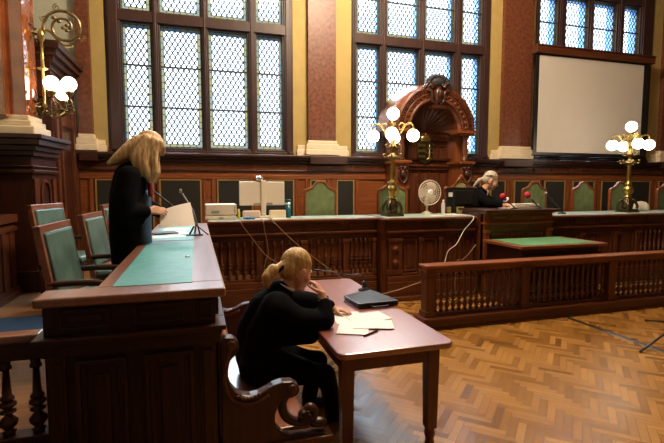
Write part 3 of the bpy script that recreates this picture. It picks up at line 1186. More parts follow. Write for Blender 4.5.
q.box(-0.72, 0.13, 2.24, 2.42, 1.005, 1.03)
q.box(-0.70, 0.11, 2.26, 2.42, 0.98, 1.005)
q.box(-0.42, 0.13, 2.42, 6.20, 1.005, 1.03)
q.box(-0.42, 0.11, 2.42, 6.20, 0.98, 1.005)
q.build('cornice', 'dark_wood_x', dk, 0.006)
q = MB()
q.box(-0.68, 0.08, 2.32, 2.369, 0.0, 0.98)
q.box(-0.68, 0.08, 2.369, 2.40, POD, 0.98)
q.box(-0.42, 0.08, 2.40, 6.20, POD, 0.98)
q.box(0.061, 0.08, 2.369, 6.20, 0, POD)
for a, b in ((-0.56, -0.34), (-0.26, -0.03)):
    panel(q, a, b, 0.15, 0.90, 2.32, 0.03, 0.04)
for a, b in ((-0.68, -0.60), (0.0, 0.08)):
    q.box(a, b, 2.295, 2.32, 0.0, 0.98)
    q.box(a + 0.015, b - 0.015, 2.28, 2.295, 0.1, 0.90)
q.box(-0.69, 0.09, 2.285, 2.32, 0.93, 0.98)
q.box(-0.70, 0.09, 2.27, 2.32, 0.0, 0.1)
q.X = Matrix.Translation((0.08, 2.29, 0)) @ Matrix.Rotation(PI / 2, 4, 'Z')
for k in range(6):
    panel(q, 0.15 + k * 0.63, 0.66 + k * 0.63, 0.15, 0.90, 0, 0.012, 0.04)
q.X = Matrix.Identity(4)
q.build('carcass', 'dark_wood_z', dk, 0.004)

# balustrade beside the desk
sb = empty('balustrade', (-1.4, 2.33, 0), label='short balustrade with thick turned balusters joined to the dark desk', cat='balustrade')
q = MB()
q.box(-2.0, -0.72, 2.375, 2.465, 0.985, 1.025)
q.build('handrail', 'desk_top_wood', sb, 0.010)
q = MB()
q.box(-2.0, -0.70, 2.385, 2.455, 0.90, 0.985)
q.box(-2.0, -0.70, 2.375, 2.465, POD + 0.001, POD + 0.07)
q.build('rails', 'dark_wood_x', sb, 0.005)
balusters(sb, [-0.755 - 0.125 * i for i in range(10)], 2.42, POD + 0.07, 0.90, 'dark_wood_z', 1.15)

# rug on the podium
q = MB()
q.box(-1.95, -0.72, 3.85, 4.92, POD, POD + 0.002)
rg = q.build('carpet', 'blue_rug')
tag(rg, 'dark blue carpet on the podium floor beside the dark desk', 'carpet')

# ------------------------------------------------------------------ witness table
tb = empty('table', (1.15, 3.4, 0), label='long reddish brown table with rounded corners on the parquet', cat='table')


def rrect(x0, x1, y0, y1, r, n=6):
    out = []
    for cx_, cy_, a0 in ((x1 - r, y1 - r, 0), (x0 + r, y1 - r, 90), (x0 + r, y0 + r, 180), (x1 - r, y0 + r, 270)):
        for k in range(n + 1):
            a = R(a0 + 90 * k / n)
            out.append((cx_ + r * math.cos(a), cy_ + r * math.sin(a)))
    return out


TX0, TX1, TY0, TY1, TT = 0.77, 1.54, 2.41, 4.46, 0.74
q = MB()
q.prism(rrect(TX0, TX1, TY0, TY1, 0.06), 'z', TT - 0.04, TT)
q.build('tabletop', 'table_wood', tb, 0.010)
q = MB()
q.box(0.84, 1.46, 2.485, 2.51, 0.60, TT - 0.04)
q.box(0.84, 1.46, 4.37, 4.395, 0.60, TT - 0.04)
q.box(0.815, 0.84, 2.485, 4.395, 0.60, TT - 0.04)
q.box(1.445, 1.47, 2.485, 4.395, 0.60, TT - 0.04)
q.build('apron', 'table_leg_wood', tb, 0.003)
for x in (0.85, 1.425):
    for y in (2.515, 4.36):
        q = MB()
        s2 = math.sqrt(2)
        q.lathe([(0.034 * s2, 0.15), (0.040 * s2, 0.58), (0.040 * s2, TT - 0.04)], (x, y, 0), 4, None, True)
        q.lathe([(0.022, 0.0), (0.030, 0.012), (0.034, 0.04), (0.026, 0.075), (0.034, 0.095), (0.036, 0.12), (0.030, 0.135), (0.034, 0.15)], (x, y, 0), 14)
        q.build('leg', 'table_leg_wood', tb, 0.003)

# ------------------------------------------------------------------ carved bench for the seated person
be = empty('carved_bench', (0.4, 3.2, 0), label='carved wooden bench with scrolled end against the dark desk', cat='bench')
out = [(0.10, 0.0), (0.10, 0.92), (0.125, 0.945), (0.165, 0.94), (0.19, 0.915), (0.195, 0.88), (0.175, 0.845), (0.15, 0.82), (0.138, 0.78), (0.138, 0.73), (0.15, 0.685), (0.175, 0.65), (0.21, 0.628), (0.25, 0.618), (0.29, 0.622), (0.33, 0.64), (0.37, 0.66), (0.42, 0.672), (0.47, 0.668), (0.505, 0.645), (0.515, 0.615), (0.50, 0.59), (0.47, 0.578), (0.44, 0.58), (0.415, 0.57), (0.395, 0.54), (0.38, 0.50), (0.378, 0.46), (0.39, 0.42), (0.42, 0.385), (0.46, 0.365), (0.66, 0.355), (0.66, 0.0)]


def end_panel(y0, y1):
    e = MB()
    e.prism(out, 'y', y0, y1)
    pe = e.build('end_panel', 'dark_wood_z', be, 0.008)
    ym = (y0 + y1) / 2
    e = MB()
    e.tube(crom([(0.455, ym, 0.60), (0.425, ym, 0.555), (0.425, ym, 0.50), (0.45, ym, 0.455), (0.50, ym, 0.425), (0.555, ym, 0.42), (0.59, ym, 0.44), (0.60, ym, 0.475), (0.575, ym, 0.495), (0.555, ym, 0.475)], 6), 0.026, 10)
    e.build('carved_scroll', 'dark_wood_z', pe)
    e = MB()
    e.ell((0.545, ym, 0.458), (0.036, 0.04, 0.036), None, 12, 8)
    e.ell((0.62, ym, 0.405), (0.055, 0.035, 0.028), None, 12, 8)
    for k in range(6):
        a = k * PI / 3
        e.ell((0.545 + 0.026 * math.cos(a), y0 + 0.004, 0.458 + 0.026 * math.sin(a)), 0.012, None, 8, 6)
    e.build('carved_rosette', 'dark_wood_z', pe)
    e = MB()
    e.tube(crom([(0.15, y0 - 0.002, 0.90), (0.13, y0 - 0.002, 0.80), (0.115, y0 - 0.002, 0.72), (0.14, y0 - 0.002, 0.63), (0.20, y0 - 0.002, 0.585), (0.27, y0 - 0.002, 0.58), (0.35, y0 - 0.002, 0.61)], 6), 0.013, 8)
    for k in range(7):
        e.ell((0.185 + k * 0.018, y0 - 0.004, 0.625 - 0.018 * math.sin(k * PI / 6)), 0.011, None, 8, 6)
    e.ell((0.155, y0, 0.90), (0.028, 0.012, 0.028), None, 10, 6)
    e.ell((0.47, y0, 0.622), (0.032, 0.014, 0.032), None, 10, 6)
    e.build('carved_moulding', 'mid_wood_z', pe)
    e = MB()
    e.box(0.09, 0.70, y0 - 0.02, y1 + 0.02, 0.30, 0.345)
    e.box(0.09, 0.69, y0 - 0.03, y1 + 0.02, 0.0, 0.12)
    e.build('base_ledge', 'mid_wood_x', pe, 0.006)


end_panel(2.30, 2.37)
end_panel(4.00, 4.07)
q = MB()
q.box(0.16, 0.58, 2.37, 4.00, 0.345, 0.38)
q.box(0.50, 0.55, 2.37, 4.00, 0.05, 0.345)
q.build('seat', 'desk_top_wood', be, 0.006)
q = MB()
q.prism([(0.095, 0.38), (0.165, 0.38), (0.125, 0.90), (0.095, 0.90)], 'y', 2.37, 4.00)
q.cyl((0.125, 2.37, 0.90), (0.125, 4.00, 0.90), 0.028, None, 12)
q.build('backrest', 'desk_top_wood', be)

# ------------------------------------------------------------------ leather armchairs
def make_armchair():
    c = empty('leather_armchair', (0, 0, 0), cat='chair', group='tall backed leather armchairs at the dark desk')
    T = Matrix.Translation((-0.22, 0, 0.46)) @ Matrix.Rotation(R(-9), 4, 'Y')
    q = MB()
    q.X = T
    for y in (-0.31, 0.272):
        q.box(-0.022, 0.022, y, y + 0.038, -0.04, 0.52)
    q.box(-0.022, 0.022, -0.31, 0.31, 0.475, 0.525)
    q.box(-0.022, 0.022, -0.272, 0.272, 0.0, 0.04)
    q.build('back_frame', 'desk_top_wood', c, 0.006)
    q = MB()
    q.X = T
    q.box(-0.02, 0.04, -0.272, 0.272, 0.04, 0.475)
    q.build('backrest', 'chair_leather', c, 0.02)
    q = MB()
    q.box(-0.26, 0.185, -0.28, 0.28, 0.34, 0.40)
    q.build('seat_frame', 'dark_wood_x', c, 0.006)
    q = MB()
    q.box(-0.22, 0.18, -0.26, 0.26, 0.40, 0.47)
    q.build('seat', 'chair_leather', c, 0.03)
    for y in (-0.29, 0.29):
        q = MB()
        q.tube(crom([(-0.25, y, 0.60), (-0.1, y, 0.605), (0.04, y, 0.60), (0.11, y, 0.57), (0.13, y, 0.53)], 5), 0.022, 8)
        q.tube(crom([(0.11, y, 0.56), (0.08, y, 0.49), (0.13, y, 0.40)], 5), 0.02, 8)
        q.build('armrest', 'dark_wood_x', c)
    for x in (-0.24, 0.155):
        for y in (-0.25, 0.25):
            q = MB()
            q.lathe([(0.018, 0.0), (0.026, 0.05), (0.020, 0.08), (0.028, 0.2), (0.030, 0.34)], (x, y, 0), 10)
            q.build('leg', 'dark_wood_z', c)
    return c


ac = make_armchair()
spots = (
    (-0.67, 3.58, -0.05, 1.02, 'green leather armchair nearest the dark desk front with its full back in view'),
    (-1.28, 5.55, -0.23, 1.08, 'green leather armchair standing by the side wall, half hidden by another armchair'),
    (-0.67, 4.76, -0.08, 1.02, 'green leather armchair directly behind the standing person'),
    (-0.73, 5.98, -0.04, 1.06, 'green leather armchair farthest along the dark desk, mostly hidden by the standing person'),
)
for i, (x, y, rz, sz, lab) in enumerate(spots):
    o = ac if i == 0 else copy_tree(ac, (x, y, POD), rz)
    o.matrix_basis = Matrix.Translation((x, y, POD)) @ Matrix.Rotation(rz, 4, 'Z') @ Matrix.Diagonal((1, 1, sz, 1))
    o['label'] = lab

# ------------------------------------------------------------------ judges chairs with trefoil tops
def trefoil(w, z0, zs, zt, inset):
    hw = w / 2 - inset
    zt_ = zt - inset
    rl = w * 0.24 - inset * 0.6
    L_ = [(-hw, z0 + inset), (-hw, zs - 0.04 - inset)]
    L_ += [(-hw + 0.012, zs - inset * 0.9), (-hw + 0.05, zs + 0.02 - inset), (-hw * 0.62, zs + 0.035 - inset), (-rl * 1.05, zs + 0.06 - inset)]
    cz = zt_ - rl
    for k in range(0, 9):
        a = PI - PI * k / 8
        L_.append((rl * math.cos(a), max(zs + 0.065 - inset, cz + rl * math.sin(a))))
    R_ = [(-x, z) for x, z in L_[:6]][::-1]
    return L_ + R_


def make_judge_chair(w, leather, lab, carved=False):
    c = empty('judge_chair', (0, 0, 0), cat='chair')
    c['label'] = lab
    o_ = trefoil(w, 0.42, 1.19, 1.34, 0.0)
    i_ = trefoil(w, 0.42, 1.19, 1.34, 0.034)
    q = MB()
    A = [q.v((x, -0.03, z)) for x, z in o_]
    B = [q.v((x, -0.03, z)) for x, z in i_]
    A2 = [q.v((x, 0.03, z)) for x, z in o_]
    B2 = [q.v((x, 0.03, z)) for x, z in i_]
    n_ = len(o_)
    for k in range(n_):
        m_ = (k + 1) % n_
        q.face([A[k], A[m_], B[m_], B[k]])
        q.face([A2[k], B2[k], B2[m_], A2[m_]])
        q.face([A[k], A2[k], A2[m_], A[m_]])
        q.face([B[k], B[m_], B2[m_], B2[k]])
    if carved:
        q.tube(crom([(-0.12, -0.02, 1.27), (-0.06, -0.03, 1.36), (0, -0.03, 1.40), (0.06, -0.03, 1.36), (0.12, -0.02, 1.27)], 6), 0.022, 8)
        q.ell((0, -0.03, 1.40), (0.05, 0.03, 0.05), None, 10, 8)
        for s_ in (-1, 1):
            q.ell((s_ * (w / 2 - 0.01), -0.01, 1.19), 0.045, None, 10, 8)
    q.build('back_frame', 'orange_wood_x', c, 0.006)
    q = MB()
    q.prism(trefoil(w, 0.42, 1.19, 1.34, 0.036), 'y', -0.018, 0.02)
    q.build('backrest', leather, c)
    q = MB()
    q.box(-w / 2, w / 2, -0.50, -0.02, 0.36, 0.42)
    q.build('seat_frame', 'orange_wood_x', c, 0.006)
    q = MB()
    q.box(-w / 2 + 0.02, w / 2 - 0.02, -0.48, -0.04, 0.42, 0.49)
    q.build('seat', leather, c, 0.025)
    for x in (-w / 2 + 0.03, w / 2 - 0.03):
        for y in (-0.46, -0.0):
            q = MB()
            q.lathe([(0.02, 0.0), (0.028, 0.06), (0.02, 0.1), (0.03, 0.36 if y < -0.1 else 0.42)], (x, y, 0), 10)
            q.build('leg', 'orange_wood_z', c)
    return c


jch = make_judge_chair(0.55, 'green_leather', 'trefoil topped green chair behind the bench, beside the blue flask')
for i, (x, y, lab) in enumerate((
    (1.945, 7.1, 'trefoil topped green chair behind the bench, beside the dark blue flask'),
    (3.22, 7.1, 'trefoil topped green chair directly behind the brass candelabrum next to the fan'),
    (6.16, 7.1, 'trefoil topped green chair behind the stack of papers on the judge desk'),
    (7.33, 7.1, 'trefoil topped green chair standing alone between judge desk and second candelabrum'),
    (8.27, 7.1, 'trefoil topped green chair half hidden by the second candelabrum'),
    (9.55, 7.1, 'trefoil topped green chair in the dark at the far end of the bench'),
)):
    o = jch if i == 0 else copy_tree(jch, (0, 0, 0), 0)
    o.matrix_basis = Matrix.Translation((x, y, POD))
    o['label'] = lab
    o['group'] = 'trefoil topped green chairs behind the bench'
yc = make_judge_chair(0.62, 'yellow_leather', 'carved chair with yellow green upholstery behind the judge', True)
yc.matrix_basis = Matrix.Translation((4.68, 7.30, POD + 0.01)) 
q = MB()
q.box(4.2, 5.3, 6.7, 7.45, POD, POD + 0.01)
struct('floor_platform', q, 'podium_wood', 'low platform under the judge chair')

# ------------------------------------------------------------------ candelabra
def make_candelabrum():
    c = empty('candelabrum', (0, 0, 0), cat='candelabrum', group='brass candelabra on the bench')
    q = MB()
    q.box(-0.14, 0.14, -0.14, 0.14, 0.0, 0.035)
    q.box(-0.125, 0.125, -0.125, 0.125, 0.035, 0.06)
    q.build('base', 'dark_bronze', c, 0.006)
    q = MB()
    q.lathe([(0.08, 0.06), (0.095, 0.10), (0.10, 0.15), (0.085, 0.21), (0.055, 0.26), (0.05, 0.28)], (0, 0, 0), 18)
    for k in range(4):
        a = PI / 4 + k * PI / 2
        u = Vector((math.cos(a), math.sin(a), 0))
        q.tube(crom([u * 0.145 + Vector((0, 0, 0.07)), u * 0.155 + Vector((0, 0, 0.12)), u * 0.12 + Vector((0, 0, 0.2)), u * 0.08 + Vector((0, 0, 0.24))], 5), 0.024, 8)
    q.build('claw_foot', 'dark_bronze', c)
    q = MB()
    q.lathe([(0.05, 0.27), (0.075, 0.285), (0.05, 0.30), (0.055, 0.33), (0.085, 0.38), (0.09, 0.42), (0.075, 0.46), (0.045, 0.50), (0.06, 0.515), (0.06, 0.53), (0.038, 0.55), (0.042, 0.60), (0.036, 0.84), (0.046, 0.86), (0.05, 0.88), (0.07, 0.90)], (0, 0, 0), 18)
    q.build('stem', 'brass', c)
    q = MB()
    q.lathe([(0.05, 0.87), (0.11, 0.90), (0.12, 0.92), (0.06, 0.94), (0.035, 0.97), (0.04, 1.02), (0.065, 1.06), (0.06, 1.09), (0.035, 1.12), (0.04, 1.2), (0.05, 1.22), (0.03, 1.26), (0.026, 1.40), (0.05, 1.43), (0.055, 1.45), (0.055, 1.47)], (0, 0, 0), 16)
    for k in range(6):
        a = k * PI / 3
        u = Vector((math.cos(a), math.sin(a), 0))
        q.tube(crom([u * 0.10 + Vector((0, 0, 0.915)), u * 0.15 + Vector((0, 0, 0.91)), u * 0.16 + Vector((0, 0, 0.95)), u * 0.13 + Vector((0, 0, 0.96))], 4), 0.012, 6)
        q.tube(crom([u * 0.05 + Vector((0, 0, 1.04)), u * 0.11 + Vector((0, 0, 1.06)), u * 0.12 + Vector((0, 0, 1.10)), u * 0.09 + Vector((0, 0, 1.11))], 4), 0.011, 6)
    q.build('ornament_collar', 'aged_brass', c)
    for k in range(4):
        a = k * PI / 2 + R(-28)
        u = Vector((math.cos(a), math.sin(a), 0))
        Z = Vector((0, 0, 1))
        q = MB()
        q.tube(crom([u * 0.03 + Z * 1.20, u * 0.10 + Z * 1.27, u * 0.19 + Z * 1.40, u * 0.28 + Z * 1.42, u * 0.315 + Z * 1.36, u * 0.305 + Z * 1.335], 6), 0.013, 8)
        q.tube(crom([u * 0.20 + Z * 1.40, u * 0.13 + Z * 1.43, u * 0.085 + Z * 1.38, u * 0.12 + Z * 1.33, u * 0.16 + Z * 1.35, u * 0.145 + Z * 1.38], 6), 0.010, 8)
        q.lathe([(0.015, 1.35), (0.05, 1.34), (0.055, 1.325), (0.03, 1.32)], tuple(u * 0.305), 12)
        ar = q.build('arm', 'brass', c)
        q = MB()
        q.ell(u * 0.305 + Z * 1.24, 0.096, None, 20, 14)
        q.build('globe_shade', 'globe_glass', ar)
    q = MB()
    q.ell((0, 0, 1.575), 0.096, None, 20, 14)
    q.build('globe_shade', 'globe_glass', c)
    return c


cl = make_candelabrum()
cl.matrix_basis = Matrix.Translation((2.93, 6.45, 1.24))
cl['label'] = 'five globe brass candelabrum on the bench in front of the niche'
o = copy_tree(cl, (7.71, 6.45, 1.22), 0, 'five globe brass candelabrum on the bench in front of the projection screen')

# wall lamp
LY, LX = 6.35, -1.86
la = empty('wall_lamp', (LX, LY, 3.0), label='brass wall lamp with large scroll and three lit globes on the marble pilaster', cat='lamp')
for z in (3.54, 2.66):
    q = MB()
    q.lathe([(0.02, -0.005), (0.085, 0.0), (0.09, 0.015), (0.05, 0.03), (0.03, 0.05), (0.022, 0.10)], (LX, LY, z), 14, Matrix.Rotation(PI / 2, 4, 'Y'))
    q.cyl((LX + 0.02, LY, z), (-1.74, LY, z), 0.016)
    for k in range(4):
        a = k * PI / 2 + PI / 4
        q.tube(crom([(LX + 0.02, LY, z), (LX + 0.03, LY + 0.06 * math.cos(a), z + 0.06 * math.sin(a)), (LX + 0.05, LY + 0.10 * math.cos(a), z + 0.10 * math.sin(a)), (LX + 0.03, LY + 0.12 * math.cos(a), z + 0.11 * math.sin(a))], 4), 0.010, 6)
    q.build('wall_bracket', 'dark_bronze', la)
q = MB()
q.lathe([(0.014, 2.60), (0.02, 2.66), (0.035, 2.68), (0.016, 2.72), (0.016, 3.10), (0.06, 3.12), (0.065, 3.13), (0.02, 3.15), (0.016, 3.44), (0.035, 3.47), (0.045, 3.52), (0.03, 3.57), (0.01, 3.60)], (-1.74, LY, 0), 12)
q.build('rod', 'brass', la)
q = MB()
SC = (-1.49, 3.63)
pts = []
for k in range(0, 60):
    a = R(200 - k * 9.6)
    r = 0.225 * (1 - k / 92.0)
    pts.append((SC[0] + r * math.cos(a), LY, SC[1] + r * math.sin(a)))
pts = [(-1.74, LY, 3.50)] + pts
q.tube(pts, [0.020 - 0.0001 * i for i in range(len(pts))], 8)
q.tube(crom([(-1.74, LY, 3.56), (-1.66, LY, 3.58), (-1.58, LY, 3.50), (-1.50, LY, 3.42), (-1.40, LY, 3.42)], 6), 0.015, 8)
for (x, z, t_) in ((-1.56, 3.86, 90), (-1.30, 3.52, -30), (-1.70, 3.72, 150)):
    lp = [(x + 0.045 * (1 - k / 26) * math.cos(R(t_ + k * 25)), LY, z + 0.045 * (1 - k / 26) * math.sin(R(t_ + k * 25))) for k in range(20)]
    q.tube(lp, 0.007, 6)
for (x, z) in ((-1.50, 3.63), (-1.46, 3.66), (-1.46, 3.60), (-1.42, 3.63), (-1.60, 3.74), (-1.54, 3.70)):
    q.ell((x, LY, z), (0.026, 0.02, 0.022), None, 8, 6)
q.build('scroll', 'aged_brass', la)
q = MB()
for (x, z, t_, rr) in ((-1.80, 2.72, 30, 0.05), (-1.80, 2.58, -60, 0.05), (-1.70, 2.62, 120, 0.06), (-1.62, 2.70, 200, 0.05), (-1.55, 2.60, 20, 0.055), (-1.46, 2.68, 160, 0.045)):
    q.tube([(x + rr * (1 - k / 28) * math.cos(R(t_ + k * 25)), LY - 0.02, z + rr * (1 - k / 28) * math.sin(R(t_ + k * 25))) for k in range(22)], 0.009, 6)
q.tube(crom([(-1.85, LY - 0.02, 2.66), (-1.74, LY - 0.02, 2.60), (-1.60, LY - 0.02, 2.64), (-1.45, LY - 0.02, 2.62)], 6), 0.010, 6)
q.build('leaf_scroll', 'dark_bronze', la)
for k, (gx, gy, gz) in enumerate(((-1.65, LY - 0.02, 2.955), (-1.47, LY + 0.02, 2.965), (-1.57, LY + 0.14, 2.87))):
    q = MB()
    q.tube(crom([(-1.74, LY, 2.64), (-1.66, LY + (gy - LY) * 0.3, 2.56), ((gx - 1.62) / 2, (gy + LY) / 2, 2.58), (gx + 0.03, gy, 2.68), (gx, gy, 2.80)], 6), 0.011, 8)
    q.tube(crom([(gx + 0.03, gy, 2.68), (gx + 0.05, gy, 2.62), (gx, gy, 2.60), (gx - 0.02, gy, 2.64)], 5), 0.008, 6)
    q.lathe([(0.012, gz - 0.20), (0.02, gz - 0.15), (0.05, gz - 0.12), (0.055, gz - 0.09), (0.03, gz - 0.09)], (gx, gy, 0), 12)
    ar = q.build('arm', 'aged_brass', la)
    q = MB()
    q.ell((gx, gy, gz), 0.088, None, 20, 14)
    q.build('globe_shade', 'globe_glass', ar)

# ------------------------------------------------------------------ people
def Fr(c, yaw, pitch=0.0, roll=0.0, s=1.0):
    """frame: +x is the way the face looks, +z up"""
    return Matrix.Translation(c) @ Matrix.Rotation(yaw, 4, 'Z') @ Matrix.Rotation(pitch, 4, 'Y') @ Matrix.Rotation(roll, 4, 'X') @ Matrix.Scale(s, 4)


def head(mb, F):
    mb.X = F
    mb.ell((-0.012, 0, 0.03), (0.098, 0.076, 0.098))
    mb.ell((0.03, 0, 0.0), (0.062, 0.062, 0.085))
    mb.ell((0.032, 0, -0.055), (0.060, 0.052, 0.058))
    mb.ell((0.068, 0, -0.095), (0.026, 0.026, 0.020))
    mb.ell((0.074, 0, 0.022), (0.022, 0.055, 0.014))
    mb.limb([(0.088, 0, 0.012), (0.102, 0, -0.012), (0.110, 0, -0.028)], [0.010, 0.011, 0.014], 10)
    mb.ell((0.098, 0.012, -0.034), (0.012, 0.010, 0.009))
    mb.ell((0.098, -0.012, -0.034), (0.012, 0.010, 0.009))
    for s in (-1, 1):
        mb.ell((0.066, s * 0.038, -0.03), (0.026, 0.024, 0.026))
        mb.ell((-0.004, s * 0.078, -0.012), (0.026, 0.012, 0.034), Euler((0, R(10), s * R(12))))
        mb.ell((0.0, s * 0.076, -0.04), (0.014, 0.010, 0.014))
    mb.ell((0.088, 0, -0.060), (0.016, 0.026, 0.010))
    mb.ell((0.085, 0, -0.074), (0.015, 0.022, 0.010))
    mb.X = Matrix.Identity(4)


def face_parts(F, body):
    for s in (-1, 1):
        q_ = MB()
        q_.X = F
        q_.ell((0.080, s * 0.031, 0.002), (0.012, 0.014, 0.009), None, 10, 8)
        e_ = q_.build('eye', 'eye_white', body)
        q_ = MB()
        q_.X = F
        q_.ell((0.0895, s * 0.031, 0.001), (0.004, 0.006, 0.006), None, 8, 6)
        q_.build('iris', 'eye_dark', e_)
    q_ = MB()
    q_.X = F
    q_.ell((0.0985, 0, -0.0625), (0.007, 0.020, 0.0045), None, 12, 6)
    q_.ell((0.0955, 0, -0.0725), (0.007, 0.017, 0.005), None, 12, 6)
    q_.build('lips', 'lip', body)


def hand(mb, w, d, nrm, side, curl=(20, 30, 25), thumb=0.5, s=1.0, spread=4):
    """w wrist, d pointing direction, nrm back of the hand, side +1/-1 picks the thumb side"""
    w, d, nrm = Vector(w), Vector(d).normalized(), Vector(nrm)
    nrm = (nrm - d * nrm.dot(d)).normalized()
    t = nrm.cross(d).normalized() * side
    offs = (0.030, 0.010, -0.010, -0.028)
    ln = (0.070, 0.078, 0.072, 0.056)
    kn = (0.088, 0.090, 0.085, 0.076)
    for i in range(4):
        k = w + (d * kn[i] + t * offs[i]) * s
        mb.limb([w + t * offs[i] * 0.6 * s, k], [0.015 * s, 0.0115 * s], 8)
        ax = t
        dd = (Matrix.Rotation(R((1.5 - i) * spread) * side, 3, nrm) @ d)
        P_ = [k]
        ang = 0
        for j in range(3):
            ang += curl[j]
            v_ = Matrix.Rotation(-R(ang) * side, 3, ax) @ dd
            if v_.dot(nrm) > 0.02 and ang > 0:
                v_ = Matrix.Rotation(R(ang) * side, 3, ax) @ dd
            P_.append(P_[-1] + v_ * ln[i] * s * (0.44, 0.31, 0.25)[j])
        mb.limb(P_, [0.0098 * s, 0.0090 * s, 0.0082 * s, 0.0072 * s], 8)
    b = w + (d * 0.02 + t * 0.022) * s
    v1 = (d * 0.6 + t * 0.8 - nrm * thumb * 0.5).normalized()
    v2 = (d * 0.9 + t * 0.3 - nrm * thumb).normalized()
    mb.limb([b, b + v1 * 0.042 * s, b + v1 * 0.042 * s + v2 * 0.034 * s, b + v1 * 0.042 * s + v2 * 0.058 * s], [0.016 * s, 0.0125 * s, 0.0105 * s, 0.008 * s], 8)


def shoe(mb, a, d, z):
    d = Vector((d[0], d[1], 0)).normalized()
    a = Vector((a[0], a[1], z))
    mb.limb([a + Vector((0, 0, 0.045)), a + d * 0.08 + Vector((0, 0, 0.042)), a + d * 0.17 + Vector((0, 0, 0.03)), a + d * 0.21 + Vector((0, 0, 0.025))], [0.042, 0.042, 0.034, 0.024], 10)
    mb.limb([a + Vector((0, 0, 0.05)), a + Vector((0, 0, 0.09))], [0.04, 0.042], 10)


# ---- seated person at the table
P2 = empty('person', (0.42, 3.1, 0.0), label='person in a black robe sitting at the table on the carved bench, chin on hand', cat='person')
H2 = Fr((0.680, 3.13, 1.108), R(20), R(24), R(-4), 1.15)
q = MB()
head(q, H2)
q.limb([(0.64, 3.13, 1.06), (0.575, 3.11, 0.97)], [0.054, 0.06])
q.limb([(0.40, 3.10, 0.53), (0.45, 3.10, 0.72), (0.52, 3.10, 0.88), (0.565, 3.11, 0.95)], [0.13, 0.12, 0.12, 0.07])
q.limb([(0.52, 2.95, 0.90), (0.545, 3.27, 0.90)], [0.06, 0.06])
q.limb([(0.52, 2.94, 0.88), (0.66, 2.94, 0.795), (0.835, 2.92, 0.785), (0.835, 3.00, 0.955)], [0.05, 0.046, 0.042, 0.029])
q.limb([(0.545, 3.28, 0.90), (0.86, 3.36, 0.795), (1.00, 3.24, 0.775)], [0.052, 0.042, 0.028])
for hip, kn, an in (((0.42, 3.0, 0.46), (0.85, 2.98, 0.375), (0.92, 3.02, 0.08)), ((0.42, 3.2, 0.46), (0.86, 3.22, 0.385), (0.80, 3.26, 0.08))):
    q.limb([hip, kn, an], [0.08, 0.05, 0.038])
hand(q, (0.835, 3.00, 0.955), (-0.38, 0.42, 0.75), (0.75, -0.45, 0.5), 1, (25, 60, 50), 0.4, 1.0)
hand(q, (1.00, 3.24, 0.775), (0.75, -0.55, -0.05), (0.0, 0.0, 1), -1, (18, 24, 18), 0.4, 0.98)
b2 = q.fuse('body', 'skin', P2, 0.0055, 3)
face_parts(H2, b2)
q = MB()
q.X = H2
q.ell((-0.020, 0, 0.042), (0.107, 0.084, 0.103))
q.ell((-0.055, 0, 0.0), (0.075, 0.078, 0.075))
q.ell((-0.115, 0, -0.015), (0.035, 0.035, 0.035))
q.X = Matrix.Identity(4)
Hw = H2
q.limb([Hw @ Vector((-0.12, 0, -0.02)), Hw @ Vector((-0.165, 0.0, -0.045)), Hw @ Vector((-0.185, 0, -0.10)), Hw @ Vector((-0.17, 0, -0.15))], [0.026, 0.042, 0.044, 0.024])
hr = q.fuse('hair', 'golden_hair', P2, 0.008, 3)
q = MB()
q.tube([Hw @ Vector((-0.128 + 0.012 * math.sin(a), 0.03 * math.cos(a), -0.022 + 0.03 * math.sin(a))) for a in [k * PI / 8 for k in range(17)]], 0.011, 8)
q.build('hair_band', 'black_cloth', hr)
q = MB()
q.limb([(0.385, 3.10, 0.555), (0.41, 3.10, 0.70), (0.475, 3.10, 0.84), (0.545, 3.11, 0.95)], [0.155, 0.165, 0.155, 0.105], 18)
q.limb([(0.38, 2.98, 0.56), (0.43, 2.98, 0.72), (0.51, 2.97, 0.89)], [0.12, 0.13, 0.115], 16)
q.limb([(0.39, 3.22, 0.56), (0.44, 3.22, 0.72), (0.53, 3.24, 0.89)], [0.12, 0.13, 0.115], 16)
q.limb([(0.51, 2.95, 0.88), (0.64, 2.94, 0.80), (0.82, 2.925, 0.79)], [0.110, 0.095, 0.074], 16)
q.limb([(0.83, 2.925, 0.80), (0.842, 2.965, 0.895)], [0.074, 0.048], 14)
q.limb([(0.56, 2.95, 0.72), (0.73, 2.94, 0.70)], [0.09, 0.070], 14)
q.limb([(0.54, 3.27, 0.88), (0.84, 3.35, 0.82), (0.965, 3.265, 0.795)], [0.10, 0.072, 0.048], 14)
q.limb([(0.40, 3.0, 0.52), (0.66, 2.98, 0.43), (0.75, 2.98, 0.40)], [0.125, 0.098, 0.080], 16)
q.limb([(0.40, 3.2, 0.52), (0.68, 3.20, 0.43), (0.77, 3.20, 0.41)], [0.125, 0.098, 0.080], 16)
q.limb([(0.36, 2.95, 0.50), (0.36, 3.25, 0.50)], [0.115, 0.115], 16)
q.fuse('robe', 'black_cloth', P2, 0.011, 6)
q = MB()
for kn, an in (((0.85, 2.98, 0.38), (0.92, 3.02, 0.08)), ((0.86, 3.22, 0.39), (0.80, 3.26, 0.08))):
    q.limb([(0.66, kn[1], 0.42), kn, ((kn[0] + an[0]) / 2, (kn[1] + an[1]) / 2, 0.27), (an[0], an[1], 0.10)], [0.085, 0.075, 0.066, 0.060])
q.fuse('trousers', 'black_trousers', P2, 0.010, 3)
for a, d in (((0.90, 3.02), (0.8, 0.35)), ((0.78, 3.26), (0.9, 0.1))):
    q = MB()
    shoe(q, a, d, 0.0)
    q.fuse('shoe', 'black_leather', P2, 0.008, 2)
q = MB()
q.tube([Vector((0.838, 2.985, 0.935)) + Vector((0.035 * math.cos(k * PI / 8), 0.028 * math.sin(k * PI / 8), 0.012 * math.sin(k * PI / 8))) for k in range(17)], 0.006, 8)
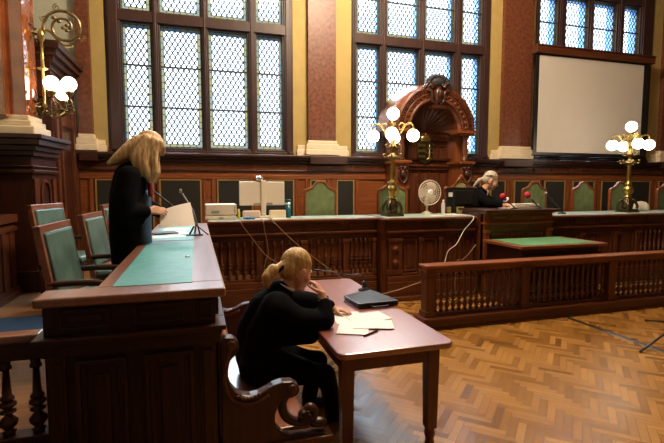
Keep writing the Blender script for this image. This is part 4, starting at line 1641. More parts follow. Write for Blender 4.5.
q.build('bracelet', 'black_leather', P2)
q = MB()
q.tube([Vector((0.59, 3.11, 1.01)) + Vector((0.062 * math.cos(k * PI / 8), 0.066 * math.sin(k * PI / 8), -0.03 * math.cos(k * PI / 8))) for k in range(17)], 0.009, 8)
q.build('collar', 'white_cloth', P2)

# ---- standing person at the desk
P1 = empty('person', (-0.58, 4.2, POD), label='person in a black robe standing at the dark desk, holding a large paper sheet', cat='person')
H1 = Fr((-0.385, 4.2, 2.03), R(6), R(34), R(0), 1.06)
q = MB()
head(q, H1)
q.limb([(-0.41, 4.2, 1.98), (-0.47, 4.2, 1.88)], [0.052, 0.058])
q.limb([(-0.60, 4.2, 1.38), (-0.58, 4.2, 1.55), (-0.53, 4.2, 1.75), (-0.48, 4.2, 1.86)], [0.13, 0.11, 0.12, 0.07])
q.limb([(-0.51, 4.04, 1.80), (-0.51, 4.36, 1.80)], [0.06, 0.06])
q.limb([(-0.51, 4.03, 1.80), (-0.58, 3.98, 1.52), (-0.385, 4.06, 1.505)], [0.05, 0.042, 0.028])
q.limb([(-0.51, 4.37, 1.80), (-0.46, 4.46, 1.53), (-0.27, 4.40, 1.45)], [0.05, 0.042, 0.028])
for y in (4.1, 4.3):
    q.limb([(-0.60, y, 1.36), (-0.585, y, 0.95), (-0.60, y, 0.54)], [0.085, 0.058, 0.04])
hand(q, (-0.385, 4.06, 1.505), (0.95, 0.12, 0.0), (0.1, -0.75, 0.65), 1, (12, 25, 20), 0.6, 1.0)
hand(q, (-0.27, 4.40, 1.45), (0.95, -0.25, 0.1), (0, 0.6, 0.7), -1, (15, 25, 20), 0.5, 1.0)
b1 = q.fuse('body', 'skin', P1, 0.0055, 3)
face_parts(H1, b1)
q = MB()
q.X = H1
q.ell((-0.015, 0, 0.045), (0.114, 0.092, 0.108))
q.ell((-0.05, 0, 0.0), (0.085, 0.088, 0.09))
q.X = Matrix.Identity(4)
for dy in (-0.05, 0.0, 0.05):
    q.limb([(-0.45, 4.2 + dy, 2.07), (-0.53, 4.17 + dy, 2.01), (-0.61, 4.14 + dy * 0.8, 1.945), (-0.675, 4.12 + dy * 0.6, 1.90)], [0.075, 0.064, 0.045, 0.022])
for s_ in (-1, 1):
    q.limb([H1 @ Vector((0.05, s_ * 0.06, 0.09)), H1 @ Vector((0.055, s_ * 0.085, 0.0)), (-0.335, 4.2 + s_ * 0.10, 1.93), (-0.33, 4.2 + s_ * 0.11, 1.83), (-0.345, 4.2 + s_ * 0.11, 1.75)], [0.034, 0.034, 0.036, 0.034, 0.016])
    q.limb([H1 @ Vector((0.0, s_ * 0.07, 0.07)), H1 @ Vector((-0.01, s_ * 0.092, -0.02)), (-0.42, 4.2 + s_ * 0.12, 1.92), (-0.395, 4.2 + s_ * 0.125, 1.83), (-0.375, 4.2 + s_ * 0.12, 1.76)], [0.045, 0.045, 0.045, 0.040, 0.018])
    q.limb([H1 @ Vector((-0.05, s_ * 0.07, 0.05)), (-0.47, 4.2 + s_ * 0.11, 1.96), (-0.45, 4.2 + s_ * 0.125, 1.88), (-0.42, 4.2 + s_ * 0.125, 1.82)], [0.05, 0.055, 0.045, 0.03])
q.limb([H1 @ Vector((0.075, -0.05, 0.075)), H1 @ Vector((0.105, -0.02, 0.035)), H1 @ Vector((0.10, 0.04, 0.035))], [0.03, 0.026, 0.024])
q.fuse('hair', 'blond_hair', P1, 0.008, 3)
q = MB()
q.limb([(-0.545, 4.2, 0.56), (-0.56, 4.2, 1.0), (-0.57, 4.2, 1.38), (-0.555, 4.2, 1.62), (-0.53, 4.2, 1.78), (-0.49, 4.2, 1.86)], [0.14, 0.145, 0.15, 0.15, 0.14, 0.085], 18)
for s_ in (-1, 1):
    q.limb([(-0.545, 4.2 + s_ * 0.10, 0.58), (-0.56, 4.2 + s_ * 0.10, 1.0), (-0.57, 4.2 + s_ * 0.1, 1.38), (-0.55, 4.2 + s_ * 0.11, 1.62), (-0.53, 4.2 + s_ * 0.13, 1.77)], [0.115, 0.12, 0.13, 0.125, 0.10], 16)
q.limb([(-0.52, 4.03, 1.79), (-0.565, 3.985, 1.60), (-0.575, 3.985, 1.50)], [0.095, 0.10, 0.10], 16)
q.limb([(-0.575, 3.985, 1.50), (-0.42, 4.045, 1.50)], [0.095, 0.062], 16)
q.limb([(-0.55, 4.0, 1.42), (-0.46, 4.03, 1.44)], [0.08, 0.055], 14)
q.limb([(-0.51, 4.37, 1.79), (-0.47, 4.44, 1.55), (-0.30, 4.41, 1.465)], [0.09, 0.08, 0.052], 16)
q.fuse('robe', 'black_cloth', P1, 0.011, 6)
q = MB()
q.tube(crom([(-0.42, 4.155, 1.83), (-0.375, 4.14, 1.74), (-0.37, 4.12, 1.62)], 6), [0.022] * 12 + [0.018], 8)
q.build('tie', 'red_cloth', P1)
q = MB()
q.limb([(-0.455, 4.2, 1.62), (-0.465, 4.2, 1.30), (-0.455, 4.2, 1.0)], [0.085, 0.09, 0.085], 14)
q.fuse('dress', 'blue_cloth', P1, 0.011, 3)
for y in (4.1, 4.3):
    q = MB()
    shoe(q, (-0.62, y), (1, 0), POD)
    q.fuse('shoe', 'black_leather', P1, 0.008, 2)

# ---- judge behind the desk
P3 = empty('person', (4.72, 6.9, POD), label='person in a black robe sitting at the raised judge desk, bent over papers', cat='person')
H3 = Fr((4.97, 6.80, 1.800), R(-34), R(24), 0, 1.22)
q = MB()
head(q, H3)
q.limb([(4.94, 6.83, 1.74), (4.86, 6.87, 1.62)], [0.056, 0.065])
q.limb([(4.70, 6.98, 1.05), (4.73, 6.95, 1.25), (4.78, 6.92, 1.45), (4.82, 6.89, 1.58)], [0.14, 0.13, 0.13, 0.08])
q.limb([(4.67, 6.77, 1.54), (4.90, 7.05, 1.54)], [0.065, 0.065])
q.limb([(4.67, 6.77, 1.54), (4.76, 6.52, 1.40), (4.97, 6.44, 1.385)], [0.055, 0.045, 0.03])
q.limb([(4.90, 7.05, 1.54), (5.10, 6.90, 1.37), (5.14, 6.56, 1.385)], [0.055, 0.045, 0.03])
for a, b_ in (((4.66, 6.88), (4.85, 6.70)), ((4.80, 7.02), (5.02, 6.84))):
    q.limb([(a[0], a[1], 1.03), (b_[0], b_[1], 0.98), (b_[0], b_[1], 0.60)], [0.085, 0.06, 0.04])
hand(q, (4.97, 6.44, 1.385), (0.95, -0.1, -0.08), (0, 0, 1), 1, (15, 25, 20), 0.4, 1.1)
hand(q, (5.14, 6.56, 1.385), (0.3, -0.95, -0.08), (0, 0, 1), -1, (15, 25, 20), 0.4, 1.1)
b3 = q.fuse('body', 'skin', P3, 0.006, 3)
face_parts(H3, b3)
q = MB()
q.X = H3
q.ell((-0.022, 0, 0.042), (0.103, 0.082, 0.100))
q.ell((-0.055, 0, 0.0), (0.072, 0.076, 0.07))
q.X = Matrix.Identity(4)
q.limb([H3 @ Vector((-0.11, 0, -0.01)), H3 @ Vector((-0.145, 0.02, -0.05)), H3 @ Vector((-0.165, 0.03, -0.11)), H3 @ Vector((-0.18, 0.03, -0.17))], [0.026, 0.034, 0.030, 0.014])
hr = q.fuse('hair', 'grey_hair', P3, 0.009, 3)
q = MB()
q.X = H3
q.tube(crom([(0.07, -0.065, 0.085), (0.0, -0.09, 0.075), (-0.06, -0.08, 0.05), (-0.11, -0.03, 0.02), (-0.122, 0.0, 0.0)], 6), 0.006, 6)
q.build('hair_band', 'black_cloth', hr)
q = MB()
q.limb([(4.70, 6.97, 1.0), (4.72, 6.95, 1.25), (4.79, 6.92, 1.47), (4.85, 6.89, 1.60)], [0.17, 0.17, 0.165, 0.105], 18)
q.limb([(4.65, 6.82, 1.05), (4.66, 6.80, 1.3), (4.70, 6.79, 1.53)], [0.13, 0.13, 0.125], 16)
q.limb([(4.84, 7.06, 1.05), (4.86, 7.05, 1.3), (4.90, 7.04, 1.54)], [0.13, 0.13, 0.125], 16)
q.limb([(4.69, 6.78, 1.54), (4.77, 6.54, 1.41), (4.92, 6.46, 1.39)], [0.11, 0.085, 0.05], 16)
q.limb([(4.90, 7.04, 1.52), (5.09, 6.88, 1.41), (5.13, 6.64, 1.40)], [0.11, 0.085, 0.05], 16)
q.limb([(4.68, 6.92, 1.03), (4.88, 6.72, 1.0)], [0.14, 0.11], 16)
q.limb([(4.80, 7.02, 1.03), (5.02, 6.84, 1.0)], [0.14, 0.11], 16)
q.fuse('robe', 'black_cloth', P3, 0.012, 5)
q = MB()
q.limb([H3 @ Vector((0.02, 0, -0.155)), H3 @ Vector((0.035, 0, -0.23))], [0.03, 0.022])
q.fuse('jabot', 'white_cloth', P3, 0.007, 2)
for b_ in ((4.85, 6.70), (5.02, 6.84)):
    q = MB()
    q.limb([(b_[0], b_[1], 0.98), (b_[0], b_[1], 0.58)], [0.075, 0.06])
    q.fuse('trouser_leg', 'black_trousers', P3, 0.012, 2)
    q = MB()
    shoe(q, b_, (0.8, -0.5), POD)
    q.fuse('shoe', 'black_leather', P3, 0.01, 2)

# ------------------------------------------------------------------ papers and small things
def sheet(name, pts, th, m, lab, cat, group=None):
    """a paper slab; pts: four corners, counter-clockwise"""
    q_ = MB()
    P_ = [Vector(p_) for p_ in pts]
    n_ = (P_[1] - P_[0]).cross(P_[3] - P_[0]).normalized() * th
    A_ = [q_.v(p_) for p_ in P_]
    B_ = [q_.v(p_ + n_) for p_ in P_]
    q_.face(A_[::-1])
    q_.face(B_)
    for i_ in range(4):
        q_.face([A_[i_], A_[(i_ + 1) % 4], B_[(i_ + 1) % 4], B_[i_]])
    o_ = q_.build(name, m)
    tag(o_, lab, cat, group)
    return o_


def flat(name, cx_, cy_, w, h, rz, z, th, m, lab, cat, group=None):
    c_, s_ = math.cos(rz), math.sin(rz)
    pts = [(cx_ + a * c_ - b * s_, cy_ + a * s_ + b * c_, z) for a, b in ((-w / 2, -h / 2), (w / 2, -h / 2), (w / 2, h / 2), (-w / 2, h / 2))]
    return sheet(name, pts, th, m, lab, cat, group)


# the sheet in the standing person's hand, bowed a little
q = MB()
c00, c10, c11, c01 = Vector((-0.295, 4.02, 1.36)), Vector((-0.012, 4.15, 1.36)), Vector((-0.05, 4.30, 1.565)), Vector((-0.30, 4.13, 1.50))
g = []
for i in range(7):
    u = i / 6
    row = []
    for k in range(5):
        v_ = k / 4
        p_ = c00.lerp(c10, u).lerp(c01.lerp(c11, u), v_)
        p_ = p_ + Vector((0.0, -0.02 * math.sin(u * PI), 0.008 * math.sin(u * PI)))
        row.append(p_)
    g.append(row)
for dz in (0, 1):
    V_ = [[q.v(p_ + Vector((0, 0.0016 * dz, 0))) for p_ in row] for row in g]
    for i in range(6):
        for k in range(4):
            q.face([V_[i][k], V_[i + 1][k], V_[i + 1][k + 1], V_[i][k + 1]], True)
o = q.build('paper_sheet', 'sheet_paper')
tag(o, 'large paper sheet held up by the standing person', 'paper')

ZL = DT + 0.003
flat('paper_sheet', -0.20, 4.95, 0.21, 0.30, 0.12, ZL, 0.003, 'paper', 'white papers on teal desk leather close beside the microphone foot', 'paper')
flat('paper_sheet', -0.27, 4.62, 0.30, 0.21, 0.25, ZL, 0.002, 'paper', 'white papers on teal desk leather just in front of the standing person', 'paper')
flat('paper_sheet', -0.22, 5.35, 0.26, 0.30, -0.1, ZL, 0.004, 'paper', 'white papers on teal desk leather at the far end past the microphone', 'paper')
q = MB()
q.X = Matrix.Translation((-0.30, 4.90, ZL + 0.004)) @ Matrix.Rotation(0.3, 4, 'Z')
q.box(-0.14, 0.10, -0.09, 0.09, 0, 0.012)
o = q.build('folder', 'black_leather', None, 0.003)
tag(o, 'thin black folder lying under the sheet held by the standing person', 'folder')
q = MB()
q.lathe([(0.016, 0), (0.018, 0.004), (0.012, 0.008), (0.004, 0.014)], (-0.065, 3.25, ZL), 12)
o = q.build('door_bell_button', 'silver')
o.name = 'metal_knob'
tag(o, 'tiny silver knob lying on the bare teal leather in front of the papers', 'knob')

# microphone on the dark desk
mi = empty('microphone', (0.02, 4.70, DT), label='black microphone on a tripod foot with two thin booms on the dark desk', cat='microphone')
q = MB()
q.box(-0.10, 0.06, 4.64, 4.74, DT, DT + 0.014)
q.build('base', 'black_plastic', mi, 0.004)
top = Vector((0.0, 4.69, 1.36))
for k, (x, y) in enumerate(((-0.07, 4.66), (0.03, 4.66), (-0.02, 4.73))):
    q = MB()
    q.cyl((x, y, DT + 0.012), top, 0.009, 0.007)
    q.build('leg', 'black_plastic', mi)
q = MB()
q.cyl((0.11, 4.60, DT + 0.01), (-0.42, 4.60, 1.70), 0.006)
q.cyl((-0.42, 4.60, 1.70), (-0.455, 4.60, 1.735), 0.010)
q.build('boom', 'black_plastic', mi)
q = MB()
q.tube([top, (-0.03, 4.69, 1.47), (-0.13, 4.70, 1.64)], 0.008)
q.ell((-0.145, 4.70, 1.665), (0.014, 0.014, 0.022), None, 8, 6)
q.build('gooseneck', 'grey_plastic', mi)

# papers on the witness table
tp = 'loose papers in front of the seated person'
flat('paper_sheet', 1.06, 3.10, 0.21, 0.297, -0.15, TT, 0.002, 'paper', 'white sheet on the table directly under the seated person hand', 'paper', tp)
flat('paper_sheet', 1.20, 3.06, 0.30, 0.21, 0.12, TT + 0.0025, 0.002, 'paper', 'white sheet lying across the middle of the table papers', 'paper', tp)
flat('paper_sheet', 1.02, 2.86, 0.21, 0.297, -0.42, TT + 0.005, 0.002, 'paper', 'white sheet nearest the table edge, turned towards the seated person', 'paper', tp)
flat('paper_sheet', 1.17, 2.88, 0.28, 0.20, -0.32, TT + 0.0075, 0.002, 'paper', 'white sheet on top of the table papers next to the pen', 'paper', tp)
q = MB()
q.cyl((1.02, 2.665, TT + 0.007), (1.15, 2.745, TT + 0.007), 0.006, None, 8)
q.cyl((1.15, 2.745, TT + 0.007), (1.162, 2.752, TT + 0.007), 0.005, 0.001, 8)
o = q.build('pen', 'black_plastic')
tag(o, 'black pen lying on the table beside the white papers', 'pen')

# black case and gooseneck microphone on the table
bc = empty('black_case', (1.33, 3.32, TT), label='flat glossy black case lying on the reddish table', cat='case')
q = MB()
c0 = [(1.19, 3.58), (1.215, 3.29), (1.565, 3.30), (1.49, 3.72)]
q.prism(c0[::-1], 'z', TT, TT + 0.028)
q.build('lower_shell', 'black_leather', bc, 0.008)
q = MB()
c1 = [(1.185, 3.583), (1.21, 3.285), (1.57, 3.295), (1.495, 3.725)]
q.prism(c1[::-1], 'z', TT + 0.030, TT + 0.045)
q.build('lid', 'black_leather', bc, 0.006)
q = MB()
q.tube(crom([(1.32, 3.30, TT + 0.016), (1.33, 3.262, TT + 0.016), (1.45, 3.266, TT + 0.016), (1.46, 3.305, TT + 0.016)], 5), 0.008, 6)
q.build('handle', 'black_plastic', bc)
gm = empty('microphone', (1.49, 3.88, TT), label='black gooseneck microphone on the table behind the black case, bent towards the seated person', cat='microphone')
q = MB()
q.lathe([(0.06, 0), (0.062, 0.012), (0.03, 0.022), (0.022, 0.06), (0.016, 0.09)], (1.49, 3.88, TT), 14)
q.build('base', 'black_plastic', gm)
q = MB()
q.tube(crom([(1.49, 3.88, TT + 0.08), (1.49, 3.87, 0.87), (1.43, 3.84, 0.90), (1.30, 3.80, 0.91), (1.12, 3.76, 0.96), (0.96, 3.75, 0.99)], 6), 0.006, 6)
q.cyl((0.97, 3.75, 0.988), (0.90, 3.755, 1.005), 0.009)
q.build('gooseneck', 'black_plastic', gm)

# ---- things on the bench section with balusters
pr = empty('printer', (0.34, 6.60, ZT), label='beige desktop printer on the bench end next to the dark desk', cat='printer')
q = MB()
q.box(0.125, 0.54, 6.50, 6.78, ZT, ZT + 0.055)
q.box(0.125, 0.545, 6.47, 6.80, ZT + 0.06, ZT + 0.215)
q.build('housing', 'white_plastic', pr, 0.012)
q = MB()
q.box(0.115, 0.54, 6.455, 6.50, ZT, ZT + 0.05)
q.build('paper_tray', 'white_plastic', pr, 0.008)
q = MB()
q.box(0.30, 0.36, 6.445, 6.456, ZT + 0.012, ZT + 0.035)
q.build('tray_handle', 'grey_plastic', pr)
q = MB()
q.box(0.20, 0.31, 6.464, 6.472, ZT + 0.095, ZT + 0.125)
q.build('control_strip', 'grey_plastic', pr)
q = MB()
for z in (0.10, 0.12, 0.14, 0.16):
    q.box(0.515, 0.53, 6.464, 6.472, ZT + z, ZT + z + 0.008)
q.build('side_grille', 'grey_plastic', pr)

yb = empty('small_bottle', (0.585, 6.6, ZT), label='small yellow bottle between printer and pale monitor', cat='bottle')
q = MB()
q.lathe([(0.02, 0), (0.021, 0.01), (0.021, 0.10), (0.014, 0.115)], (0.585, 6.6, ZT), 12)
q.build('body', 'yellow_plastic', yb)
q = MB()
q.lathe([(0.014, 0.115), (0.014, 0.14)], (0.585, 6.6, ZT), 12)
q.build('cap', 'white_plastic', yb)

mo = empty('monitor', (0.95, 6.78, ZT), label='pale back of a computer monitor on the bench beside the printer', cat='monitor')
q = MB()
q.box(0.61, 1.285, 6.74, 6.78, 1.42, 1.775)
q.build('housing', 'white_plastic', mo, 0.012)
q = MB()
q.box(0.64, 1.255, 6.781, 6.784, 1.45, 1.75)
q.build('screen', 'black_plastic', mo)
q = MB()
q.box(0.93, 1.00, 6.715, 6.742, 1.30, 1.79)
q.build('stand_column', 'white_plastic', mo, 0.006)
q = MB()
q.box(0.80, 1.13, 6.68, 6.88, ZT, ZT + 0.02)
q.box(0.93, 1.00, 6.72, 6.76, ZT + 0.02, 1.30)
q.build('stand_foot', 'white_plastic', mo, 0.006)
q = MB()
q.box(0.82, 0.92, 6.733, 6.742, 1.43, 1.455)
q.box(1.01, 1.10, 6.733, 6.742, 1.43, 1.46)
q.build('connector_panel', 'grey_plastic', mo)
wc = empty('webcam', (0.92, 6.75, 1.775), label='small round webcam perched on top of the pale monitor', cat='webcam')
q = MB()
q.ell((0.91, 6.76, 1.82), (0.06, 0.045, 0.04), None, 14, 10)
q.build('body', 'silver', wc)
q = MB()
q.box(0.885, 0.935, 6.745, 6.775, 1.777, 1.79)
q.build('clip', 'grey_plastic', wc)

for x0_, x1_, mm, lab in ((0.64, 0.90, 'pink_white', 'pinkish white box in the shade below the pale monitor, printer side'), (1.03, 1.27, 'cream_stone', 'beige box in the shade below the pale monitor, flask side')):
    q = MB()
    q.box(x0_, x1_, 6.56, 6.64, ZT, ZT + 0.115)
    o = q.build('cardboard_box', mm, None, 0.025 if 'pink' in mm else 0.01)
    tag(o, lab, 'box')
q = MB()
q.ell((0.70, 6.42, ZT + 0.02), (0.075, 0.05, 0.02), None, 12, 8)
q.ell((0.76, 6.43, ZT + 0.018), (0.05, 0.04, 0.018), None, 12, 8)
o = q.build('plastic_pouch', 'blue_plastic')
tag(o, 'small blue pouch in front of the pinkish box under the monitor', 'pouch')
flat('paper_sheet', 0.88, 6.42, 0.2, 0.14, 0.1, ZT, 0.004, 'paper', 'papers on the bench edge in front of the pale monitor', 'paper')
flat('paper_sheet', 1.16, 6.45, 0.2, 0.2, -0.1, ZT, 0.004, 'paper', 'papers on the bench beside the dark blue flask', 'paper')

fl = empty('drinking_flask', (1.31, 6.6, ZT), label='dark blue steel flask standing on the bench by the pale monitor', cat='flask')
q = MB()
q.lathe([(0.040, 0), (0.042, 0.01), (0.042, 0.20)], (1.31, 6.6, ZT), 16)
q.build('body', 'teal_metal', fl)
q = MB()
q.lathe([(0.0425, 0.20), (0.0425, 0.225)], (1.31, 6.6, ZT), 16)
q.build('band', 'silver', fl)
q = MB()
q.lathe([(0.041, 0.225), (0.042, 0.265), (0.036, 0.275)], (1.31, 6.6, ZT), 16)
q.build('lid', 'teal_metal', fl)

# ---- things on the projecting section
fa = empty('desk_fan', (3.77, 6.78, ZT), label='white round table fan on the bench beside the candelabrum', cat='fan')
FZ, FY, FX = 1.60, 6.78, 3.74
q = MB()
q.lathe([(0.09, 0), (0.095, 0.012), (0.05, 0.03), (0.02, 0.05)], (FX, FY + 0.05, ZT), 16)
q.build('base', 'white_plastic', fa)
q = MB()
q.cyl((FX, FY + 0.05, ZT + 0.04), (FX, FY + 0.05, FZ), 0.016)
q.box(FX - 0.03, FX + 0.03, FY + 0.02, FY + 0.08, FZ - 0.22, FZ - 0.10)
q.build('stem', 'white_plastic', fa, 0.004)
q = MB()
q.ell((FX, FY + 0.10, FZ), (0.06, 0.07, 0.06), None, 12, 8)
q.build('motor', 'white_plastic', fa)
q = MB()
for rr in (0.205, 0.165, 0.125, 0.085):
    q.tube([(FX + rr * math.cos(k * PI / 16), FY - 0.045 - 0.02 * (1 - rr / 0.21), FZ + rr * math.sin(k * PI / 16)) for k in range(33)], 0.0035 if rr < 0.2 else 0.008, 6)
for k in range(36):
    a = k * PI / 18
    q.cyl((FX + 0.05 * math.cos(a), FY - 0.065, FZ + 0.05 * math.sin(a)), (FX + 0.205 * math.cos(a), FY - 0.045, FZ + 0.205 * math.sin(a)), 0.0022, None, 5)
    q.cyl((FX + 0.205 * math.cos(a), FY - 0.045, FZ + 0.205 * math.sin(a)), (FX + 0.06 * math.cos(a), FY + 0.06, FZ + 0.06 * math.sin(a)), 0.0022, None, 5)
q.build('guard', 'white_plastic', fa)
q = MB()
q.lathe([(0.052, 0), (0.05, 0.012), (0.02, 0.018)], (FX, FY - 0.06, FZ), 16, Matrix.Rotation(PI / 2, 4, 'X'))
q.build('hub_cap', 'paper', fa)
for k in range(3):
    a0 = k * 2 * PI / 3 + 0.4
    q = MB()
    ring = []
    for j in range(9):
        t = j / 8
        a = a0 + 1.35 * t
        r1 = 0.185 * (0.82 + 0.18 * math.sin(PI * t))
        dy = 0.03 * (t - 0.5)
        ring.append(((FX + 0.03 * math.cos(a), FY + dy * 0.4, FZ + 0.03 * math.sin(a)), (FX + r1 * math.cos(a), FY + dy, FZ + r1 * math.sin(a))))
    for dy in (0.0, 0.004):
        VV = [(q.v(Vector(a_) + Vector((0, dy, 0))), q.v(Vector(b_) + Vector((0, dy, 0)))) for a_, b_ in ring]
        for j in range(8):
            q.face([VV[j][0], VV[j + 1][0], VV[j + 1][1], VV[j][1]], True)
    q.build('blade', 'pink_white', fa)

plain('clear_plastic', (0.55, 0.60, 0.62), 0.15)
wb_ = empty('water_bottle', (3.93, 6.62, ZT), label='clear plastic water bottle between the fan and the black monitor', cat='bottle')
q = MB()
q.lathe([(0.030, 0), (0.033, 0.01), (0.031, 0.05), (0.033, 0.07), (0.033, 0.15), (0.028, 0.18), (0.014, 0.21), (0.014, 0.22)], (3.93, 6.62, ZT), 14)
q.build('body', 'clear_plastic', wb_)
q = MB()
q.lathe([(0.016, 0.22), (0.016, 0.24)], (3.93, 6.62, ZT), 12)
q.build('cap', 'paper', wb_)
flat('paper_sheet', 4.02, 6.45, 0.22, 0.28, 0.3, ZT, 0.012, 'paper', 'papers on the bench between water bottle and black monitor', 'paper')
flat('paper_sheet', 3.66, 6.35, 0.2, 0.16, 0.1, ZT, 0.003, 'paper', 'thin papers on the bench in front of the white fan', 'paper')

bmn = empty('monitor', (4.30, 6.70, ZT), label='black computer monitor seen from behind, in front of the judge', cat='monitor')
q = MB()
q.box(4.02, 4.62, 6.66, 6.70, 1.36, 1.685)
q.box(4.14, 4.50, 6.63, 6.67, 1.40, 1.64)
q.build('housing', 'black_plastic', bmn, 0.010)
q = MB()
q.box(4.04, 4.60, 6.701, 6.704, 1.38, 1.67)
q.build('screen', 'black_leather', bmn)
q = MB()
q.box(4.05, 4.125, 6.655, 6.661, 1.53, 1.60)
q.build('sticker', 'paper', bmn)
q = MB()
q.box(4.14, 4.195, 6.64, 6.72, ZT + 0.02, 1.42)
q.build('stand_column', 'black_plastic', bmn)
q = MB()
q.box(4.06, 4.195, 6.58, 6.78, ZT, ZT + 0.02)
q.build('stand_foot', 'black_plastic', bmn, 0.004)

# ---- things on the judge desk
ZJ = 1.34
sp = empty('paper_stack', (5.30, 6.36, ZJ), label='thick stack of cream papers on the judge desk', cat='papers')
for k in range(4):
    q = MB()
    q.X = Matrix.Translation((5.30, 6.36, ZJ + k * 0.018)) @ Matrix.Rotation(0.05 * (k % 2) - 0.03 * k, 4, 'Z')
    q.box(-0.23, 0.23, -0.11, 0.11, 0.0, 0.017)
    q.build('folder_sheaf', 'cream_paper', sp)
flat('paper_sheet', 4.98, 6.32, 0.26, 0.2, -0.2, ZJ, 0.004, 'paper', 'papers on the judge desk under the judge hand', 'paper')


def foam_mic(loc, tip, body_m, lab):
    e_ = empty('microphone', loc, label=lab, cat='microphone')
    x, y, z = loc
    q_ = MB()
    q_.lathe([(0.055, 0), (0.055, 0.012), (0.02, 0.02), (0.012, 0.03)], loc, 14)
    q_.build('base', 'black_plastic', e_)
    q_ = MB()
    t_ = Vector(tip)
    b_ = Vector((x, y, z + 0.02))
    d_ = (t_ - b_).normalized()
    q_.cyl(b_, t_ - d_ * 0.10, 0.010)
    q_.build('stand_rod', 'black_plastic', e_)
    q_ = MB()
    q_.cyl(t_ - d_ * 0.12, t_ - d_ * 0.02, 0.020, 0.028)
    q_.build('handle', body_m, e_)
    q_ = MB()
    q_.ell(t_, (0.05, 0.05, 0.055), None, 16, 10)
    q_.build('foam_windshield', 'red_foam', e_)
    return e_


m1 = foam_mic((4.95, 6.14, ZJ), (4.72, 6.14, 1.54), 'blue_plastic', 'red foam microphone with blue grip pointing at the judge')
q = MB()
q.lathe([(0.05, -0.01), (0.052, 0.0), (0.05, 0.01)], (4.785, 6.14, 1.485), 14, Matrix.Rotation(R(-48), 4, 'Y'))
q.build('logo_cube_ring', 'paper', m1)
m2 = foam_mic((5.40, 6.10, ZJ), (5.18, 6.12, 1.56), 'paper', 'red and white foam microphone on a black stand in front of the paper stack')
m3 = empty('microphone', (6.05, 6.42, 1.22), label='thin black gooseneck microphone on the bench just past the judge desk', cat='microphone')
q = MB()
q.lathe([(0.07, 0), (0.07, 0.015), (0.03, 0.03), (0.012, 0.04)], (6.18, 6.42, 1.22), 14)
q.build('base', 'black_plastic', m3)
q = MB()
q.tube(crom([(6.18, 6.42, 1.25), (6.10, 6.42, 1.34), (5.93, 6.41, 1.47), (5.82, 6.40, 1.575)], 6), 0.009, 6)
q.ell((5.93, 6.41, 1.47), (0.025, 0.02, 0.025), None, 8, 6)
q.build('gooseneck', 'black_plastic', m3)
q = MB()
q.ell((5.80, 6.40, 1.59), (0.022, 0.018, 0.018), None, 10, 8)
q.build('tip', 'white_cloth', m3)
q = MB()
q.lathe([(0.13, 0.0), (0.145, 0.05), (0.13, 0.12), (0.08, 0.17), (0.02, 0.19)], (8.36, 6.70, 1.22), 18)
o = q.build('wicker_hat', 'cream_paper')
o.name = 'white_dome_cover'
tag(o, 'pale dome cover beside the foot of the second candelabrum', 'cover')

# ---- cables
def cable(pts, r, m, lab):
    q_ = MB()
    q_.tube(crom(pts, 8), r, 6)
    o_ = q_.build('cable', m)
    tag(o_, lab, 'cable')
    return o_


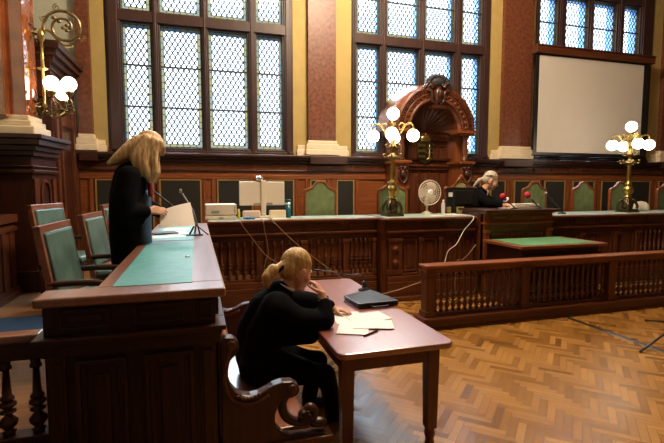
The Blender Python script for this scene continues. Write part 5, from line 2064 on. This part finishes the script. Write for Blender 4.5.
yf = 6.225
cable([(0.60, 6.42, ZT + 0.008), (0.57, 6.20, ZT - 0.02), (0.70, yf, 1.03), (0.91, yf, 0.75), (1.09, yf, 0.62), (1.30, yf - 0.02, 0.40), (1.42, yf - 0.05, 0.01)], 0.0055, 'cable_tan', 'tan cable falling in a slant from the yellow bottle over the bench front')
cable([(0.88, 6.40, ZT + 0.010), (0.88, 6.20, ZT - 0.02), (0.90, yf, 1.10), (0.93, yf, 0.95), (0.95, yf, 0.75), (0.90, yf, 0.62), (0.86, yf - 0.03, 0.01)], 0.0045, 'cable_tan', 'tan cable hanging straight down below the pale monitor')
cable([(1.02, 6.42, ZT + 0.008), (1.02, 6.20, ZT - 0.02), (1.40, yf, 0.85), (2.07, yf - 0.03, 0.33), (2.45, 6.05, 0.10), (2.80, 5.88, 0.012), (3.30, 5.80, 0.012)], 0.0055, 'cable_tan', 'long tan cable slanting from below the monitor to the floor by the table')
cable([(4.12, 6.42, ZT + 0.008), (4.09, 5.99, ZT - 0.01), (3.93, 6.0, 1.03), (3.81, 6.0, 0.83), (3.67, 6.0, 0.73), (3.62, 6.0, 0.60), (3.55, 5.96, 0.40), (3.50, 5.90, 0.012)], 0.006, 'paper', 'white cable hanging down the bench front from the black monitor')
cable([(4.16, 6.02, 0.80), (4.02, 6.00, 0.66), (3.90, 5.98, 0.58), (3.80, 5.97, 0.56), (3.76, 5.95, 0.30), (3.74, 5.90, 0.012)], 0.005, 'cable_tan', 'short tan cable looping down beside the clerk desk')
cable([(1.51, 3.95, TT + 0.011), (1.535, 4.02, TT + 0.011), (1.66, 4.20, 0.60), (2.3, 5.0, 0.42), (2.75, 5.35, 0.40), (3.15, 5.60, 0.42), (3.52, 5.86, 0.52)], 0.007, 'cable_tan', 'cable stretched from the table microphone towards the bench front')

# ---- on the floor
q = MB()
q.prism([(-0.03, 0), (0.03, 0), (0.016, 0.011), (-0.016, 0.011)], 'y', 1.5, 4.60)
q.bm.transform(Matrix.Translation((4.60, 0, 0.0005)))
o = q.build('cable_cover', 'black_plastic')
tag(o, 'black cable strip running across the parquet from the balustrade', 'cable cover')
ts = empty('tripod_stand', (5.10, 3.56, 0), label='black tripod stand whose foot crosses the cable strip', cat='stand')
hub = Vector((5.10, 3.56, 0.20))
for k, (x, y) in enumerate(((4.34, 3.40), (5.55, 3.05), (5.42, 4.20))):
    q = MB()
    q.cyl((x, y, 0.013), hub, 0.012)
    q.build('leg', 'black_plastic', ts)
q = MB()
q.cyl(hub - Vector((0, 0, 0.05)), hub + Vector((0, 0, 1.1)), 0.016)
q.build('pole', 'black_plastic', ts)
q = MB()
q.box(0.31, 0.43, 5.44, 5.54, 0.0, 0.035)
q.ell((0.37, 5.49, 0.035), (0.05, 0.04, 0.02), None, 12, 8)
o = q.build('floor_socket', 'black_plastic', None)
tag(o, 'small black socket box on the floor beside the desk end', 'socket box')
